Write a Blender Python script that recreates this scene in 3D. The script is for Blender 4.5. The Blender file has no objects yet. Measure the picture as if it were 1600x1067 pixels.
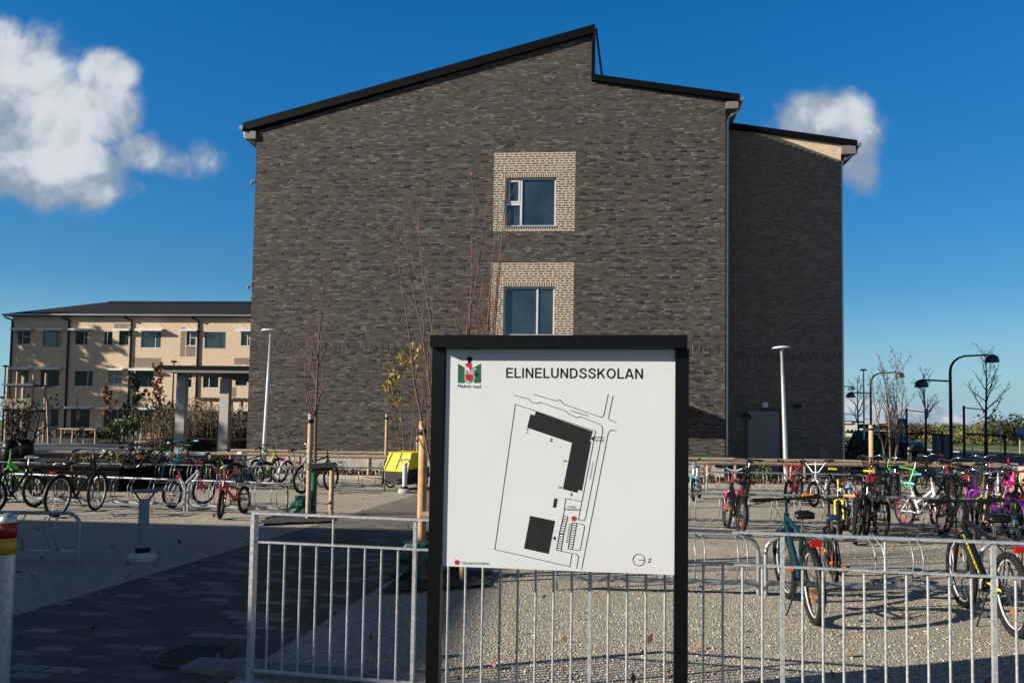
import bpy, math, random
from mathutils import Vector as V, Matrix, Euler
random.seed(7)
S = bpy.context.scene
COL = S.collection
R_ = math.radians

# ------------------------------------------------------------------ camera
FPX = 28/36*1600                                   # focal length in photo pixels
PITCH, ROLL = math.atan(65/FPX), R_(.9)
EYE = V((0, 0, 1.6))
cF = V((0, math.cos(PITCH), math.sin(PITCH)))
_r0 = V((1, 0, 0)); _u0 = V((0, -math.sin(PITCH), math.cos(PITCH)))
cR = math.cos(ROLL)*_r0 + math.sin(ROLL)*_u0
cU = -math.sin(ROLL)*_r0 + math.cos(ROLL)*_u0
cam_d = bpy.data.cameras.new('camera'); cam = bpy.data.objects.new('camera', cam_d); COL.objects.link(cam)
cam.matrix_world = Matrix(((cR.x, cU.x, -cF.x, 0), (cR.y, cU.y, -cF.y, 0), (cR.z, cU.z, -cF.z, 1.6), (0, 0, 0, 1)))
cam_d.sensor_width = 36; cam_d.lens = 28; cam_d.shift_y = 69.5/1600
cam_d.clip_start = .05; cam_d.clip_end = 3000
S.camera = cam

def ray(x, y): return cF + (x-800)/FPX*cR - (y-603)/FPX*cU
def G(x, y, z=0):                                   # ground point seen at a photo pixel
    d = ray(x, y); return EYE + d*((z-1.6)/d.z)
def AT(x, y, Y):
    d = ray(x, y); return EYE + d*(Y/d.y)
def PL(x, y, P, n):
    d = ray(x, y); return EYE + d*((V(P)-EYE).dot(n)/d.dot(n))

# ------------------------------------------------------------------ light
SUN = V((1, .33, -.39)).normalized()
ELEV = math.asin(-SUN.z); AZ = math.atan2(-SUN.x, -SUN.y)
S.view_settings.view_transform = 'Standard'; S.view_settings.look = 'None'
S.view_settings.exposure = .68; S.view_settings.gamma = 1
S.view_settings.use_curve_mapping = False
sd = bpy.data.lights.new('sun', 'SUN'); sd.energy = 5.0; sd.angle = R_(.5); sd.color = (1, .92, .79)
so = bpy.data.objects.new('sun', sd); COL.objects.link(so)
so.rotation_euler = SUN.to_track_quat('-Z', 'Y').to_euler(); so.location = (-60, -30, 60)

W = bpy.data.worlds.new('World'); S.world = W; W.use_nodes = True
nt = W.node_tree; N = nt.nodes; L = nt.links; N.clear()
def nd(t, **k):
    n = N.new(t)
    for a, b in k.items(): setattr(n, a, b)
    return n
def mth(op, a, b=None, c=None, clamp=False):
    n = N.new('ShaderNodeMath'); n.operation = op; n.use_clamp = clamp
    for i, v in enumerate((a, b, c)):
        if v is None: continue
        if isinstance(v, (int, float)): n.inputs[i].default_value = v
        else: L.new(v, n.inputs[i])
    return n.outputs[0]
def sstep(v, a, b):
    n = N.new('ShaderNodeMapRange'); n.interpolation_type = 'SMOOTHSTEP'
    L.new(v, n.inputs['Value']); n.inputs['From Min'].default_value = a; n.inputs['From Max'].default_value = b
    return n.outputs['Result']
def mixc(f, a, b):
    n = N.new('ShaderNodeMix'); n.data_type = 'RGBA'
    if isinstance(f, (int, float)): n.inputs[0].default_value = f
    else: L.new(f, n.inputs[0])
    for i, v in ((6, a), (7, b)):
        if isinstance(v, tuple): n.inputs[i].default_value = (*v, 1)
        else: L.new(v, n.inputs[i])
    return n.outputs[2]
sky = nd('ShaderNodeTexSky', sky_type='NISHITA', sun_disc=False)
sky.sun_elevation = ELEV; sky.sun_rotation = AZ % (2*math.pi)
sky.air_density = 1.0; sky.dust_density = .1; sky.ozone_density = 3.0
tc = nd('ShaderNodeTexCoord'); sx = nd('ShaderNodeSeparateXYZ'); L.new(tc.outputs['Generated'], sx.inputs[0])
yy = mth('MAXIMUM', sx.outputs['Y'], .02)
cu = mth('DIVIDE', sx.outputs['X'], yy); cv = mth('DIVIDE', sx.outputs['Z'], yy)
cuv = nd('ShaderNodeCombineXYZ'); L.new(cu, cuv.inputs[0]); L.new(cv, cuv.inputs[1])
def fbm(scale, off, rough=.58, detail=7):
    m = nd('ShaderNodeVectorMath', operation='ADD'); L.new(cuv.outputs[0], m.inputs[0]); m.inputs[1].default_value = off
    n = nd('ShaderNodeTexNoise'); n.inputs['Scale'].default_value = scale; n.inputs['Detail'].default_value = detail
    n.inputs['Roughness'].default_value = rough; n.inputs['Distortion'].default_value = .35
    L.new(m.outputs[0], n.inputs['Vector']); return n.outputs['Fac']
CL = [  # cloud lobes: photo px centre, px radii, strength
    (0, 125, 95, 80, 1.2), (55, 190, 110, 85, 1.2), (165, 125, 46, 40, 1.1), (168, 180, 58, 60, .95), (105, 265, 100, 58, 1.2), (30, 235, 110, 70, 1.2), (140, 300, 56, 34, .85),
    (212, 240, 72, 40, .72), (268, 255, 64, 32, .50), (318, 250, 48, 42, .43), (-90, 190, 140, 110, 1.2),
    (1288, 198, 74, 50, 1.25), (1322, 208, 52, 58, 1.25), (1348, 262, 32, 46, .66),
    (1338, 634, 44, 13, 1.15), (1400, 642, 48, 10, 1.0), (1447, 645, 34, 15, 1.15), (1495, 656, 60, 10, .8), (1390, 662, 150, 20, .62), (1555, 668, 100, 9, .6)]
dens = None; vert = None
for (px, py, rx, ry, st) in CL:
    d = ray(px, py); u0, v0 = d.x/d.y, d.z/d.y
    a = mth('DIVIDE', mth('SUBTRACT', cu, u0), rx/FPX); b = mth('DIVIDE', mth('SUBTRACT', cv, v0), ry/FPX)
    rr = mth('ADD', mth('MULTIPLY', a, a), mth('MULTIPLY', b, b))
    g = mth('MULTIPLY', mth('EXPONENT', mth('MULTIPLY', rr, -.9)), st)
    gv = mth('MULTIPLY', g, b)
    dens = g if dens is None else mth('MAXIMUM', dens, g)
    vert = gv if vert is None else mth('ADD', vert, gv)
n1 = fbm(9, (3.1, 1.7, .3)); n2 = fbm(9, (3.1+.012, 1.7-.016, .3)); n3 = fbm(34, (1.3, 4.7, .1), .6, 5)
dd = mth('ADD', dens, mth('ADD', mth('MULTIPLY', mth('SUBTRACT', n1, .5), 1.0), mth('MULTIPLY', mth('SUBTRACT', n3, .5), .30)))
alpha = mth('MULTIPLY', sstep(dd, .20, .66), sstep(dens, .03, .25))
lit = mth('ADD', mth('ADD', .30, mth('MULTIPLY', cu, -.30)), mth('MULTIPLY', mth('SUBTRACT', n1, n2), 3.2))
lit = mth('ADD', lit, mth('ADD', mth('MULTIPLY', vert, .24), mth('MULTIPLY', mth('SUBTRACT', n3, .5), .55)))
lit = mth('ADD', lit, mth('MULTIPLY', mth('SUBTRACT', dens, .72), .42))
lit = mth('ADD', lit, mth('MULTIPLY', mth('MAXIMUM', mth('SUBTRACT', .06, cv), 0), 11))
n4 = fbm(6.5, (7.7, 2.3, .9), .5, 4)
lit = mth('SUBTRACT', lit, mth('MULTIPLY', mth('SUBTRACT', n4, .47), 2.6))
lit = mth('DIVIDE', 1, mth('ADD', 1, mth('EXPONENT', mth('MULTIPLY', mth('SUBTRACT', lit, .42), -5.5))))
front = mth('GREATER_THAN', sx.outputs['Y'], .05)
alpha = mth('MULTIPLY', mth('MULTIPLY', alpha, front), .97)
sh = nd('ShaderNodeSeparateColor', mode='HSV'); L.new(sky.outputs[0], sh.inputs[0])
ch = nd('ShaderNodeCombineColor', mode='HSV')            # polarised-looking clear autumn sky: deeper and more even blue
L.new(mth('ADD', sh.outputs[0], .005), ch.inputs[0]); L.new(mth('MINIMUM', mth('MULTIPLY_ADD', sh.outputs[1], .95, .31), .985), ch.inputs[1])
zen = mth('SUBTRACT', 1, mth('MULTIPLY', sstep(sx.outputs['Z'], .42, .8), .72))          # unseen zenith dimmed to weaken the sky light on the ground
L.new(mth('MULTIPLY', mth('MULTIPLY', mth('POWER', sh.outputs[2], .54), 3.0), zen), ch.inputs[2])
cloudc = mixc(lit, (3.1, 4.1, 5.4), (8.8, 9.2, 9.9))
# broken cloud added in the unseen sky behind the camera as neutral fill light
bn = nd('ShaderNodeTexNoise'); bn.inputs['Scale'].default_value = 2.2; bn.inputs['Detail'].default_value = 6; L.new(tc.outputs['Generated'], bn.inputs['Vector'])
back = mth('MULTIPLY', sstep(bn.outputs['Fac'], .48, .60), sstep(mth('MULTIPLY', sx.outputs['Y'], -1), .05, .3))
lowair = mth('MULTIPLY', mth('SUBTRACT', 1, sstep(sx.outputs['Z'], .0, .17)), .92)      # pale band of air along the horizon
out_c = mixc(alpha, mixc(back, mixc(lowair, ch.outputs[0], (4.0, 6.3, 8.4)), (3.6, 3.4, 3.2)), cloudc)
bg = nd('ShaderNodeBackground'); bg.inputs['Strength'].default_value = .05
L.new(out_c, bg.inputs['Color'])
wo = nd('ShaderNodeOutputWorld'); L.new(bg.outputs[0], wo.inputs['Surface'])

# ------------------------------------------------------------------ materials
MATS = {}
class NT:                                           # small node-tree writer
    def __init__(s, m):
        m.use_nodes = True; s.t = m.node_tree; s.n = s.t.nodes; s.l = s.t.links
        s.b = s.n['Principled BSDF']
    def new(s, t, **k):
        n = s.n.new(t)
        for a, b in k.items(): setattr(n, a, b)
        return n
    def put(s, sock, v):
        if hasattr(v, 'is_linked') or hasattr(v, 'links'): s.l.new(v, sock)
        elif isinstance(v, tuple) and len(v) == 3 and sock.type == 'RGBA': sock.default_value = (*v, 1)
        else: sock.default_value = v
    def math(s, op, *a, clamp=False):
        n = s.new('ShaderNodeMath', operation=op, use_clamp=clamp)
        for i, v in enumerate(a): s.put(n.inputs[i], v)
        return n.outputs[0]
    def mix(s, f, a, b, blend='MIX'):
        n = s.new('ShaderNodeMix', data_type='RGBA', blend_type=blend)
        s.put(n.inputs[0], f); s.put(n.inputs[6], a); s.put(n.inputs[7], b); return n.outputs[2]
    def noise(s, vec, scale, detail=4, rough=.55):
        n = s.new('ShaderNodeTexNoise'); n.inputs['Scale'].default_value = scale; n.inputs['Detail'].default_value = detail
        n.inputs['Roughness'].default_value = rough; s.l.new(vec, n.inputs['Vector']); return n.outputs['Fac']
    def ramp(s, f, stops, interp='LINEAR'):
        n = s.new('ShaderNodeValToRGB'); e = n.color_ramp; e.interpolation = interp
        while len(e.elements) < len(stops): e.elements.new(.5)
        for el, (p, c) in zip(e.elements, stops): el.position = p; el.color = (*c, 1)
        s.l.new(f, n.inputs[0]); return n.outputs[0]
    def bump(s, h, strength, dist):
        n = s.new('ShaderNodeBump'); n.inputs['Strength'].default_value = strength; n.inputs['Distance'].default_value = dist
        s.l.new(h, n.inputs['Height']); s.l.new(n.outputs[0], s.b.inputs['Normal'])
    def obj(s): return s.new('ShaderNodeTexCoord').outputs['Object']

def mat(name, col, rough=.5, metal=0, var=.12, scale=30, bump=0, spec=None, coat=0):
    if name in MATS: return MATS[name]
    m = bpy.data.materials.new(name); t = NT(m); o = t.obj()
    n = t.noise(o, scale, 5)
    lo = tuple(c*(1-var*1.6) for c in col); hi = tuple(min(1, c*(1+var*1.6)) for c in col)
    t.put(t.b.inputs['Base Color'], t.ramp(n, [(.25, lo), (.75, hi)]))
    t.put(t.b.inputs['Roughness'], t.math('ADD', rough-.08, t.math('MULTIPLY', n, .16), clamp=True))
    t.b.inputs['Metallic'].default_value = metal
    if spec is not None: t.b.inputs['Specular IOR Level'].default_value = spec
    if coat: t.b.inputs['Coat Weight'].default_value = coat
    if bump: t.bump(n, 1, bump)
    MATS[name] = m; return m

def brick(name, stops, mortar, bw=.29, rh=.0742, ms=.012, swap=False, bumpd=.008, lowf=.5, red=0):
    m = bpy.data.materials.new(name); t = NT(m); o = t.obj()
    sp = t.new('ShaderNodeSeparateXYZ'); t.l.new(o, sp.inputs[0])
    h = t.math('ADD', sp.outputs['X'], sp.outputs['Y'])
    cb = t.new('ShaderNodeCombineXYZ')
    t.l.new(h, cb.inputs[1 if swap else 0]); t.l.new(sp.outputs['Z'], cb.inputs[0 if swap else 1])
    b = t.new('ShaderNodeTexBrick'); b.offset = .5 if not swap else 0; b.offset_frequency = 2; b.squash = .62; b.squash_frequency = 3
    t.l.new(cb.outputs[0], b.inputs['Vector'])
    t.put(b.inputs['Color1'], (0., 0., 0.)); t.put(b.inputs['Color2'], (1., 1., 1.)); t.put(b.inputs['Mortar'], (.5, .5, .5))
    for k, v in (('Scale', 1), ('Mortar Size', ms), ('Mortar Smooth', .15), ('Bias', 0), ('Brick Width', bw), ('Row Height', rh)): b.inputs[k].default_value = v
    mp = t.new('ShaderNodeMapping'); mp.inputs['Scale'].default_value = (.55, .55, 2.4); t.l.new(o, mp.inputs['Vector'])
    lf = t.noise(mp.outputs[0], 1.3, 5, .65)
    val = t.math('ADD', b.outputs['Color'], t.math('MULTIPLY', t.math('SUBTRACT', lf, .5), lowf*2), clamp=True)
    fn = t.noise(o, 55, 3)
    c = t.ramp(val, stops)
    c = t.mix(t.math('MULTIPLY', fn, .45), c, t.mix(.5, c, (.02, .018, .016)))
    if red:                                          # reddish firing patches
        rn = t.noise(mp.outputs[0], 2.6, 3, .6); c = t.mix(t.ramp(rn, [(.54, (0, 0, 0)), (.66, (red, red, red))]), c, (.092, .058, .048))
    t.put(t.b.inputs['Base Color'], t.mix(b.outputs['Fac'], c, mortar))
    t.b.inputs['Roughness'].default_value = .82; t.b.inputs['Specular IOR Level'].default_value = .35
    hgt = t.math('ADD', t.math('SUBTRACT', 1, b.outputs['Fac']), t.math('ADD', t.math('MULTIPLY', b.outputs['Color'], .45), t.math('MULTIPLY', fn, .35)))
    t.bump(hgt, .9, bumpd)
    MATS[name] = m; return m

DB = [(0, (.026, .021, .019)), (.14, (.060, .047, .042)), (.40, (.086, .070, .063)), (.66, (.100, .085, .077)), (.88, (.132, .118, .110)), (1, (.20, .188, .178))]
DW = [(0, (.14, .118, .105)), (.5, (.19, .162, .145)), (1, (.26, .222, .20))]  # brick tone raised to brighten the shaded set-back wall through its colour
M_dark = brick('dark_brick', DB, (.050, .044, .041), bw=.215, rh=.063, ms=.009, bumpd=.012, lowf=.42, red=.5)
M_clinker = mat('black_clinker_brick', (.022, .018, .016), .7, 0, .3, 20)
M_darkw = brick('shade_lifted_brick', DW, (.11, .095, .086), bw=.215, rh=.063, ms=.009)
M_soldier = brick('dark_brick_upright', DB, (.020, .018, .016), bw=.30, rh=.07, swap=True)
M_soldierw = brick('shade_lifted_brick_upright', DW, (.045, .042, .04), bw=.30, rh=.07, swap=True)
TB = [(0, (.64, .46, .31)), (.5, (.78, .585, .41)), (1, (.80, .64, .47))]
M_tan = brick('tan_brick', TB, (.62, .49, .35), bw=.215, rh=.063, ms=.009, lowf=.25)
M_frameb = brick('window_surround_brick', [(0, (.060, .044, .034)), (.6, (.125, .095, .072)), (1, (.19, .15, .12))], (.58, .50, .41), bw=.26, rh=.080, ms=.0155, lowf=.15)
M_framev = brick('window_surround_brick_upright', [(0, (.070, .052, .040)), (1, (.16, .125, .10))], (.58, .50, .41), bw=.5, rh=.080, ms=.016, swap=True, lowf=.1)
M_tandk = brick('patterned_tan_brick', [(0, (.20, .16, .12)), (1, (.36, .29, .22))], (.22, .18, .14), bw=.12, rh=.08, ms=.02, lowf=.1)
M_roof = mat('black_roof_metal', (.0025, .003, .004), .6, 0, .12, 30, 0, .1)
M_roof2 = mat('charcoal_roof', (.020, .020, .021), .8, 0, .12, 30, 0, .15)
M_soffit = mat('grey_soffit', (.17, .165, .16), .6)
M_gutter = mat('galvanised_gutter', (.42, .44, .46), .35, .8)
M_conc = mat('concrete', (.42, .40, .37), .9, 0, .18, 9, .004)
M_concd = mat('dark_concrete', (.16, .155, .15), .9, 0, .2, 9, .004)
M_glass = mat('window_glass', (.026, .034, .036), .05, 0, .35, 1.4, 0, .8); M_glass.node_tree.nodes['Principled BSDF'].inputs['IOR'].default_value = 1.62
_t = NT(M_glass); _t.bump(_t.noise(_t.obj(), .9, 2), .25, .06)
M_glassd = mat('dark_window_glass', (.004, .007, .007), .06, 0, .05, 2, 0, .3)
M_wframe = mat('pale_window_frame', (.62, .63, .64), .45)
M_darkfr = mat('dark_window_frame', (.03, .032, .035), .45)
M_awn = mat('white_awning_metal', (.72, .71, .69), .45)
M_door = mat('grey_door_paint', (.17, .18, .20), .5)
M_black = mat('black_powder_coat', (.003, .003, .0035), .4, 0, .2, 30, 0, .22)
M_blackm = mat('black_plastic', (.008, .008, .008), .5, 0, .12, 30, 0, .25)
M_rubber = mat('tyre_rubber', (.016, .015, .014), .85, 0, .2, 30, 0, .2)
M_galv = mat('galvanised_steel', (.50, .515, .525), .40, .45, .2, 45)
M_rack = mat('dull_galvanised_steel', (.30, .315, .33), .45, .55, .2, 50)
M_galvd = mat('weathered_galvanised_steel', (.36, .38, .40), .42, .7, .2, 40)
M_chrome = mat('bright_steel', (.6, .6, .6), .22, 1)
M_panel = mat('white_sign_panel', (.655, .675, .69), .34, 0, .022, 2.2)
M_ink = mat('black_print', (.006, .006, .0065), .55, 0, .1, 30, 0, .25)
M_ink2 = mat('charcoal_print', (.018, .019, .021), .5, 0, .1, 30, 0, .25)
M_green = mat('green_print', (.004, .10, .035), .5)
M_redp = mat('red_print', (.45, .012, .02), .5)
M_greyp = mat('grey_print', (.30, .31, .32), .5)
M_wood = mat('weathered_wood', (.27, .205, .145), .8, 0, .25, 14, .003)
M_woodl = mat('pale_stake_wood', (.42, .30, .185), .8, 0, .2, 12, .003)
M_woodo = mat('orange_stake_wood', (.46, .27, .12), .75, 0, .2, 12, .003)
M_woodd = mat('black_timber', (.008, .0065, .0055), .9, 0, .3, 6, .003, .06)
M_bark = mat('grey_brown_bark', (.12, .085, .062), .9, 0, .3, 30, .004)
M_barkr = mat('reddish_twig_bark', (.13, .072, .052), .8, 0, .3, 30)
M_barkc = mat('copper_bark', (.17, .09, .058), .6, 0, .3, 25)
M_barkd = mat('dark_bark', (.035, .03, .027), .9, 0, .3, 20)
def leafm(n, a, b):
    m = bpy.data.materials.new(n); t = NT(m); o = t.obj()
    t.put(t.b.inputs['Base Color'], t.ramp(t.noise(o, 7, 3, .7), [(.3, a), (.7, b)])); t.b.inputs['Roughness'].default_value = .65
    MATS[n] = m; return m
M_leafy = leafm('yellow_green_leaves', (.13, .14, .02), (.36, .25, .04))
M_leafo = leafm('rust_leaves', (.20, .085, .03), (.36, .16, .05))
M_leafb = leafm('brown_leaves', (.05, .034, .02), (.12, .075, .036))
M_leafg = leafm('green_leaves', (.03, .06, .012), (.09, .14, .03))
M_leafd = leafm('dark_green_leaves', (.012, .022, .010), (.045, .06, .022))
M_leafk = leafm('olive_shrub_leaves', (.08, .085, .024), (.24, .20, .065))
M_leafr = leafm('red_leaves', (.35, .05, .02), (.5, .12, .04))
M_reed = leafm('dry_reeds', (.16, .10, .05), (.34, .24, .13))
M_leafdk = leafm('blackish_leaves', (.02, .014, .01), (.07, .042, .025))
M_fallen = leafm('fallen_leaves', (.10, .045, .025), (.24, .12, .07))

def ground_mat(name, kind):
    m = bpy.data.materials.new(name); t = NT(m); o = t.obj()
    big = t.noise(o, .35, 4); mid = t.noise(o, 3, 5, .65)
    if kind == 'gravel':
        v = t.new('ShaderNodeTexVoronoi'); v.inputs['Scale'].default_value = 72; v.inputs['Randomness'].default_value = 1; t.l.new(o, v.inputs['Vector'])
        v2 = t.new('ShaderNodeTexVoronoi'); v2.inputs['Scale'].default_value = 110; t.l.new(o, v2.inputs['Vector'])
        s1 = t.new('ShaderNodeSeparateColor'); t.l.new(v.outputs['Color'], s1.inputs[0])
        c = t.ramp(s1.outputs[0], [(0, (.22, .19, .15)), (.3, (.50, .44, .355)), (.75, (.70, .625, .515)), (1, (.80, .75, .66))])
        c = t.mix(t.math('MULTIPLY', mid, .5), c, (.54, .465, .365))
        g2 = t.noise(o, 11, 4, .7); c = t.mix(t.ramp(g2, [(.36, (.35, .35, .35)), (.52, (0, 0, 0))]), c, (.20, .17, .13))
        c = t.mix(t.ramp(big, [(.42, (0, 0, 0)), (.62, (.55, .55, .55))]), c, (.42, .355, .27))
        t.put(t.b.inputs['Base Color'], c)
        hh = t.math('ADD', t.math('MULTIPLY', v.outputs['Distance'], -1.0), t.math('ADD', t.math('MULTIPLY', v2.outputs['Distance'], -.4), t.math('MULTIPLY', mid, .8)))
        t.bump(hh, 1, .03)
    elif kind == 'paver':
        b = t.new('ShaderNodeTexBrick'); b.offset = .5; t.l.new(o, b.inputs['Vector'])
        t.put(b.inputs['Color1'], (0., 0., 0.)); t.put(b.inputs['Color2'], (1., 1., 1.)); t.put(b.inputs['Mortar'], (0., 0., 0.))
        for k, vv in (('Scale', 1), ('Mortar Size', .009), ('Mortar Smooth', .2), ('Bias', 0), ('Brick Width', .28), ('Row Height', .14)): b.inputs[k].default_value = vv
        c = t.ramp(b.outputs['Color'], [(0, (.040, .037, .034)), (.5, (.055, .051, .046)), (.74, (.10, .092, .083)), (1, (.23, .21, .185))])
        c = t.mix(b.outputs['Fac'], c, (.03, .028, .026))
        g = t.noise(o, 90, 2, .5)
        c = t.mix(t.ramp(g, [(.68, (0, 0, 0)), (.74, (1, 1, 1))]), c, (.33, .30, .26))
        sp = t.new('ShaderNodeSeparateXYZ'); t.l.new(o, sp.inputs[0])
        far = t.math('MULTIPLY', t.math('SUBTRACT', sp.outputs['Y'], 3.5), .12, clamp=True)      # trodden gravel dust, plus sunlit brightening of the far end put into the colour
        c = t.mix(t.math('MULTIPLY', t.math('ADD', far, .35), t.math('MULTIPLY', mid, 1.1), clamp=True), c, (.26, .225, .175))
        t.put(t.b.inputs['Base Color'], c)
        t.bump(t.math('SUBTRACT', t.math('MULTIPLY', t.noise(o, 60, 3), .3), b.outputs['Fac']), .8, .006)
    elif kind == 'asphalt':
        g = t.noise(o, 120, 2)
        t.put(t.b.inputs['Base Color'], t.mix(t.math('MULTIPLY', g, .6), t.ramp(mid, [(.3, (.040, .040, .041)), (.7, (.064, .063, .062))]), (.085, .083, .078)))
        t.bump(g, .5, .004)
    elif kind == 'soil':
        g = t.noise(o, 25, 5, .7)
        t.put(t.b.inputs['Base Color'], t.ramp(g, [(.3, (.016, .012, .009)), (.55, (.042, .027, .019)), (.75, (.10, .058, .038))]))
        t.bump(g, 1, .04)
    else:
        g = t.noise(o, 2, 6, .7)
        t.put(t.b.inputs['Base Color'], t.ramp(g, [(.3, (.07, .10, .02)), (.7, (.16, .17, .05))])); t.bump(g, .6, .1)
    t.b.inputs['Roughness'].default_value = .93; t.b.inputs['Specular IOR Level'].default_value = .25
    MATS[name] = m; return m
M_gravel = ground_mat('grey_gravel', 'gravel'); M_paver = ground_mat('concrete_pavers', 'paver')
M_asph = ground_mat('asphalt', 'asphalt'); M_soil = ground_mat('soil', 'soil'); M_grass = ground_mat('grass', 'grass')

# ------------------------------------------------------------------ mesh builder
class MB:
    def __init__(s): s.v = []; s.f = []; s.sm = []
    def add(s, vs, fs, smooth=False):
        k = len(s.v); s.v += [tuple(p) for p in vs]
        for f in fs: s.f.append(tuple(k+i for i in f)); s.sm.append(smooth)
        return s
    def quad(s, a, b, c, d): return s.add((a, b, c, d), ((0, 1, 2, 3),))
    def box(s, x0, x1, y0, y1, z0, z1):
        return s.add([(x, y, z) for z in (z0, z1) for y in (y0, y1) for x in (x0, x1)],
                     ((0, 2, 3, 1), (4, 5, 7, 6), (0, 1, 5, 4), (2, 6, 7, 3), (0, 4, 6, 2), (1, 3, 7, 5)))
    def prism(s, poly, axis, a, b):                 # polygon in the plane across `axis`, pulled from a to b
        def P(p, q): return {'y': (p[0], q, p[1]), 'z': (p[0], p[1], q), 'x': (q, p[0], p[1])}[axis]
        n = len(poly); vs = [P(p, a) for p in poly]+[P(p, b) for p in poly]
        fs = [tuple(range(n)), tuple(range(2*n-1, n-1, -1))]+[(i, (i+1) % n, n+(i+1) % n, n+i) for i in range(n)]
        return s.add(vs, fs)
    def beam(s, a, b, w, h, up=(0, 0, 1)):
        a, b = V(a), V(b); d = (b-a).normalized(); u = V(up)
        if abs(d.dot(u)) > .98: u = V((0, 1, 0))
        x = d.cross(u).normalized()*w/2; y = x.cross(d).normalized()*h/2
        return s.add([a-x-y, a+x-y, a+x+y, a-x+y, b-x-y, b+x-y, b+x+y, b-x+y],
                     ((0, 1, 2, 3), (7, 6, 5, 4), (0, 4, 5, 1), (1, 5, 6, 2), (2, 6, 7, 3), (3, 7, 4, 0)))
    def tube(s, pts, r, n=8, closed=False, cap=True):
        pts = [V(p) for p in pts]; m = len(pts)
        rs = r if isinstance(r, (list, tuple)) else [r]*m
        rings = []; prev = None
        for i, p in enumerate(pts):
            if closed: d = pts[(i+1) % m]-pts[i-1]
            else: d = pts[min(i+1, m-1)]-pts[max(i-1, 0)]
            d = d.normalized() if d.length > 1e-9 else V((0, 0, 1))
            if prev is None:
                a = V((0, 0, 1)) if abs(d.z) < .9 else V((1, 0, 0)); x = d.cross(a).normalized()
            else:
                x = prev-d*prev.dot(d); x = x.normalized() if x.length > 1e-6 else d.orthogonal().normalized()
            prev = x; y = d.cross(x)
            rings.append([p+(x*math.cos(2*math.pi*k/n)+y*math.sin(2*math.pi*k/n))*rs[i] for k in range(n)])
        vs = [q for g in rings for q in g]; fs = []
        for i in range(m if closed else m-1):
            j = (i+1) % m
            for k in range(n): fs.append((i*n+k, i*n+(k+1) % n, j*n+(k+1) % n, j*n+k))
        s.add(vs, fs, True)
        if cap and not closed and n > 2: s.add(rings[0], (tuple(range(n-1, -1, -1)),)); s.add(rings[-1], (tuple(range(n)),))
        return s
    def lathe(s, prof, c=(0, 0, 0), n=20):           # (radius, z) profile about a vertical axis
        m = len(prof); vs = []
        for (r, z) in prof:
            for k in range(n): a = 2*math.pi*k/n; vs.append((c[0]+r*math.cos(a), c[1]+r*math.sin(a), c[2]+z))
        fs = [(i*n+k, i*n+(k+1) % n, (i+1)*n+(k+1) % n, (i+1)*n+k) for i in range(m-1) for k in range(n)]
        s.add(vs, fs, True); s.add(vs[-n:], (tuple(range(n)),)); return s
    def leaf(s, p, z):
        e = Euler((random.uniform(-1.3, 1.3), random.uniform(-1.3, 1.3), random.uniform(0, 6.3))).to_matrix()
        a = e @ V((z, 0, 0)); b = e @ V((0, z*.55, 0)); p = V(p)
        return s.add((p-a, p+b*.9, p+a, p-b), ((0, 1, 2, 3),))
    def mesh(s, name):
        me = bpy.data.meshes.new(name); me.from_pydata(s.v, [], s.f)
        me.polygons.foreach_set('use_smooth', s.sm); me.update(); return me
    def build(s, name, m, parent=None):
        me = s.mesh(name); me.materials.append(m); return link(name, me, parent)
def link(name, data, parent=None):
    o = bpy.data.objects.new(name, data); COL.objects.link(o); o.parent = parent; return o
def tag(o, label, cat, group=None, kind=None):
    if label: o['label'] = label
    if cat: o['category'] = cat
    if group: o['group'] = group
    if kind: o['kind'] = kind
    return o
def thing(name, label, cat, loc=(0, 0, 0), rz=0, group=None):
    o = link(name, None); o.location = loc; o.rotation_euler = (0, 0, rz); return tag(o, label, cat, group)
def copy_tree(o, parent=None):
    c = o.copy(); COL.objects.link(c); c.parent = parent
    for ch in list(o.children): copy_tree(ch, c)
    return c
def struct(name, mb, m, label=None):
    o = mb.build(name, m); o['kind'] = 'structure'
    if label: o['label'] = label
    return o
def arc(cx, cz, r, a0, a1, n): return [(cx+r*math.cos(R_(a0+(a1-a0)*i/n)), cz+r*math.sin(R_(a0+(a1-a0)*i/n))) for i in range(n+1)]

# ------------------------------------------------------------------ ground
B5 = R_(-5); uB = V((math.cos(B5), math.sin(B5), 0)); vB = V((-math.sin(B5), math.cos(B5), 0))
def sheet(name, pts, z, m, label, grid=False):
    mb = MB(); mb.add([(p[0], p[1], z) for p in pts], (tuple(range(len(pts))),)); return struct(name, mb, m, label)
sheet('ground', [(-1500, -300), (1500, -300), (1500, 2500), (-1500, 2500)], -.012, M_grass, 'flat grassy ground reaching the horizon')
sheet('gravel_yard', [(-24, -8), (30, -8), (30, 22.9), (5.7, 22.75), (-11, 24.6), (-24, 24.6)], 0, M_gravel, 'pale grey gravel of the bicycle park')
sheet('school_yard', [(-120, 24.6), (-11, 24.6), (5.7, 22.75), (30, 22.9), (30, 30), (18, 30), (18, 100), (-120, 100)], -.004, M_asph, 'dark asphalt yard around the school')
def path_pt(Y, side): return ((-4.06 if side < 0 else -1.55)+.15*(Y-6.45), Y)
pv = MB(); W_ = 2.51
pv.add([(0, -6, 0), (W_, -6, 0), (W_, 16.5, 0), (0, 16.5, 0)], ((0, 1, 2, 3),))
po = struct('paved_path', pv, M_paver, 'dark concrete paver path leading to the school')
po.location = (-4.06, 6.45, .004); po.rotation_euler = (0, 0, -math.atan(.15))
pv = MB(); pv.add([(-9, -6, 0), (9, -6, 0), (9, 0, 0), (-9, 0, 0)], ((0, 1, 2, 3),))
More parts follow.
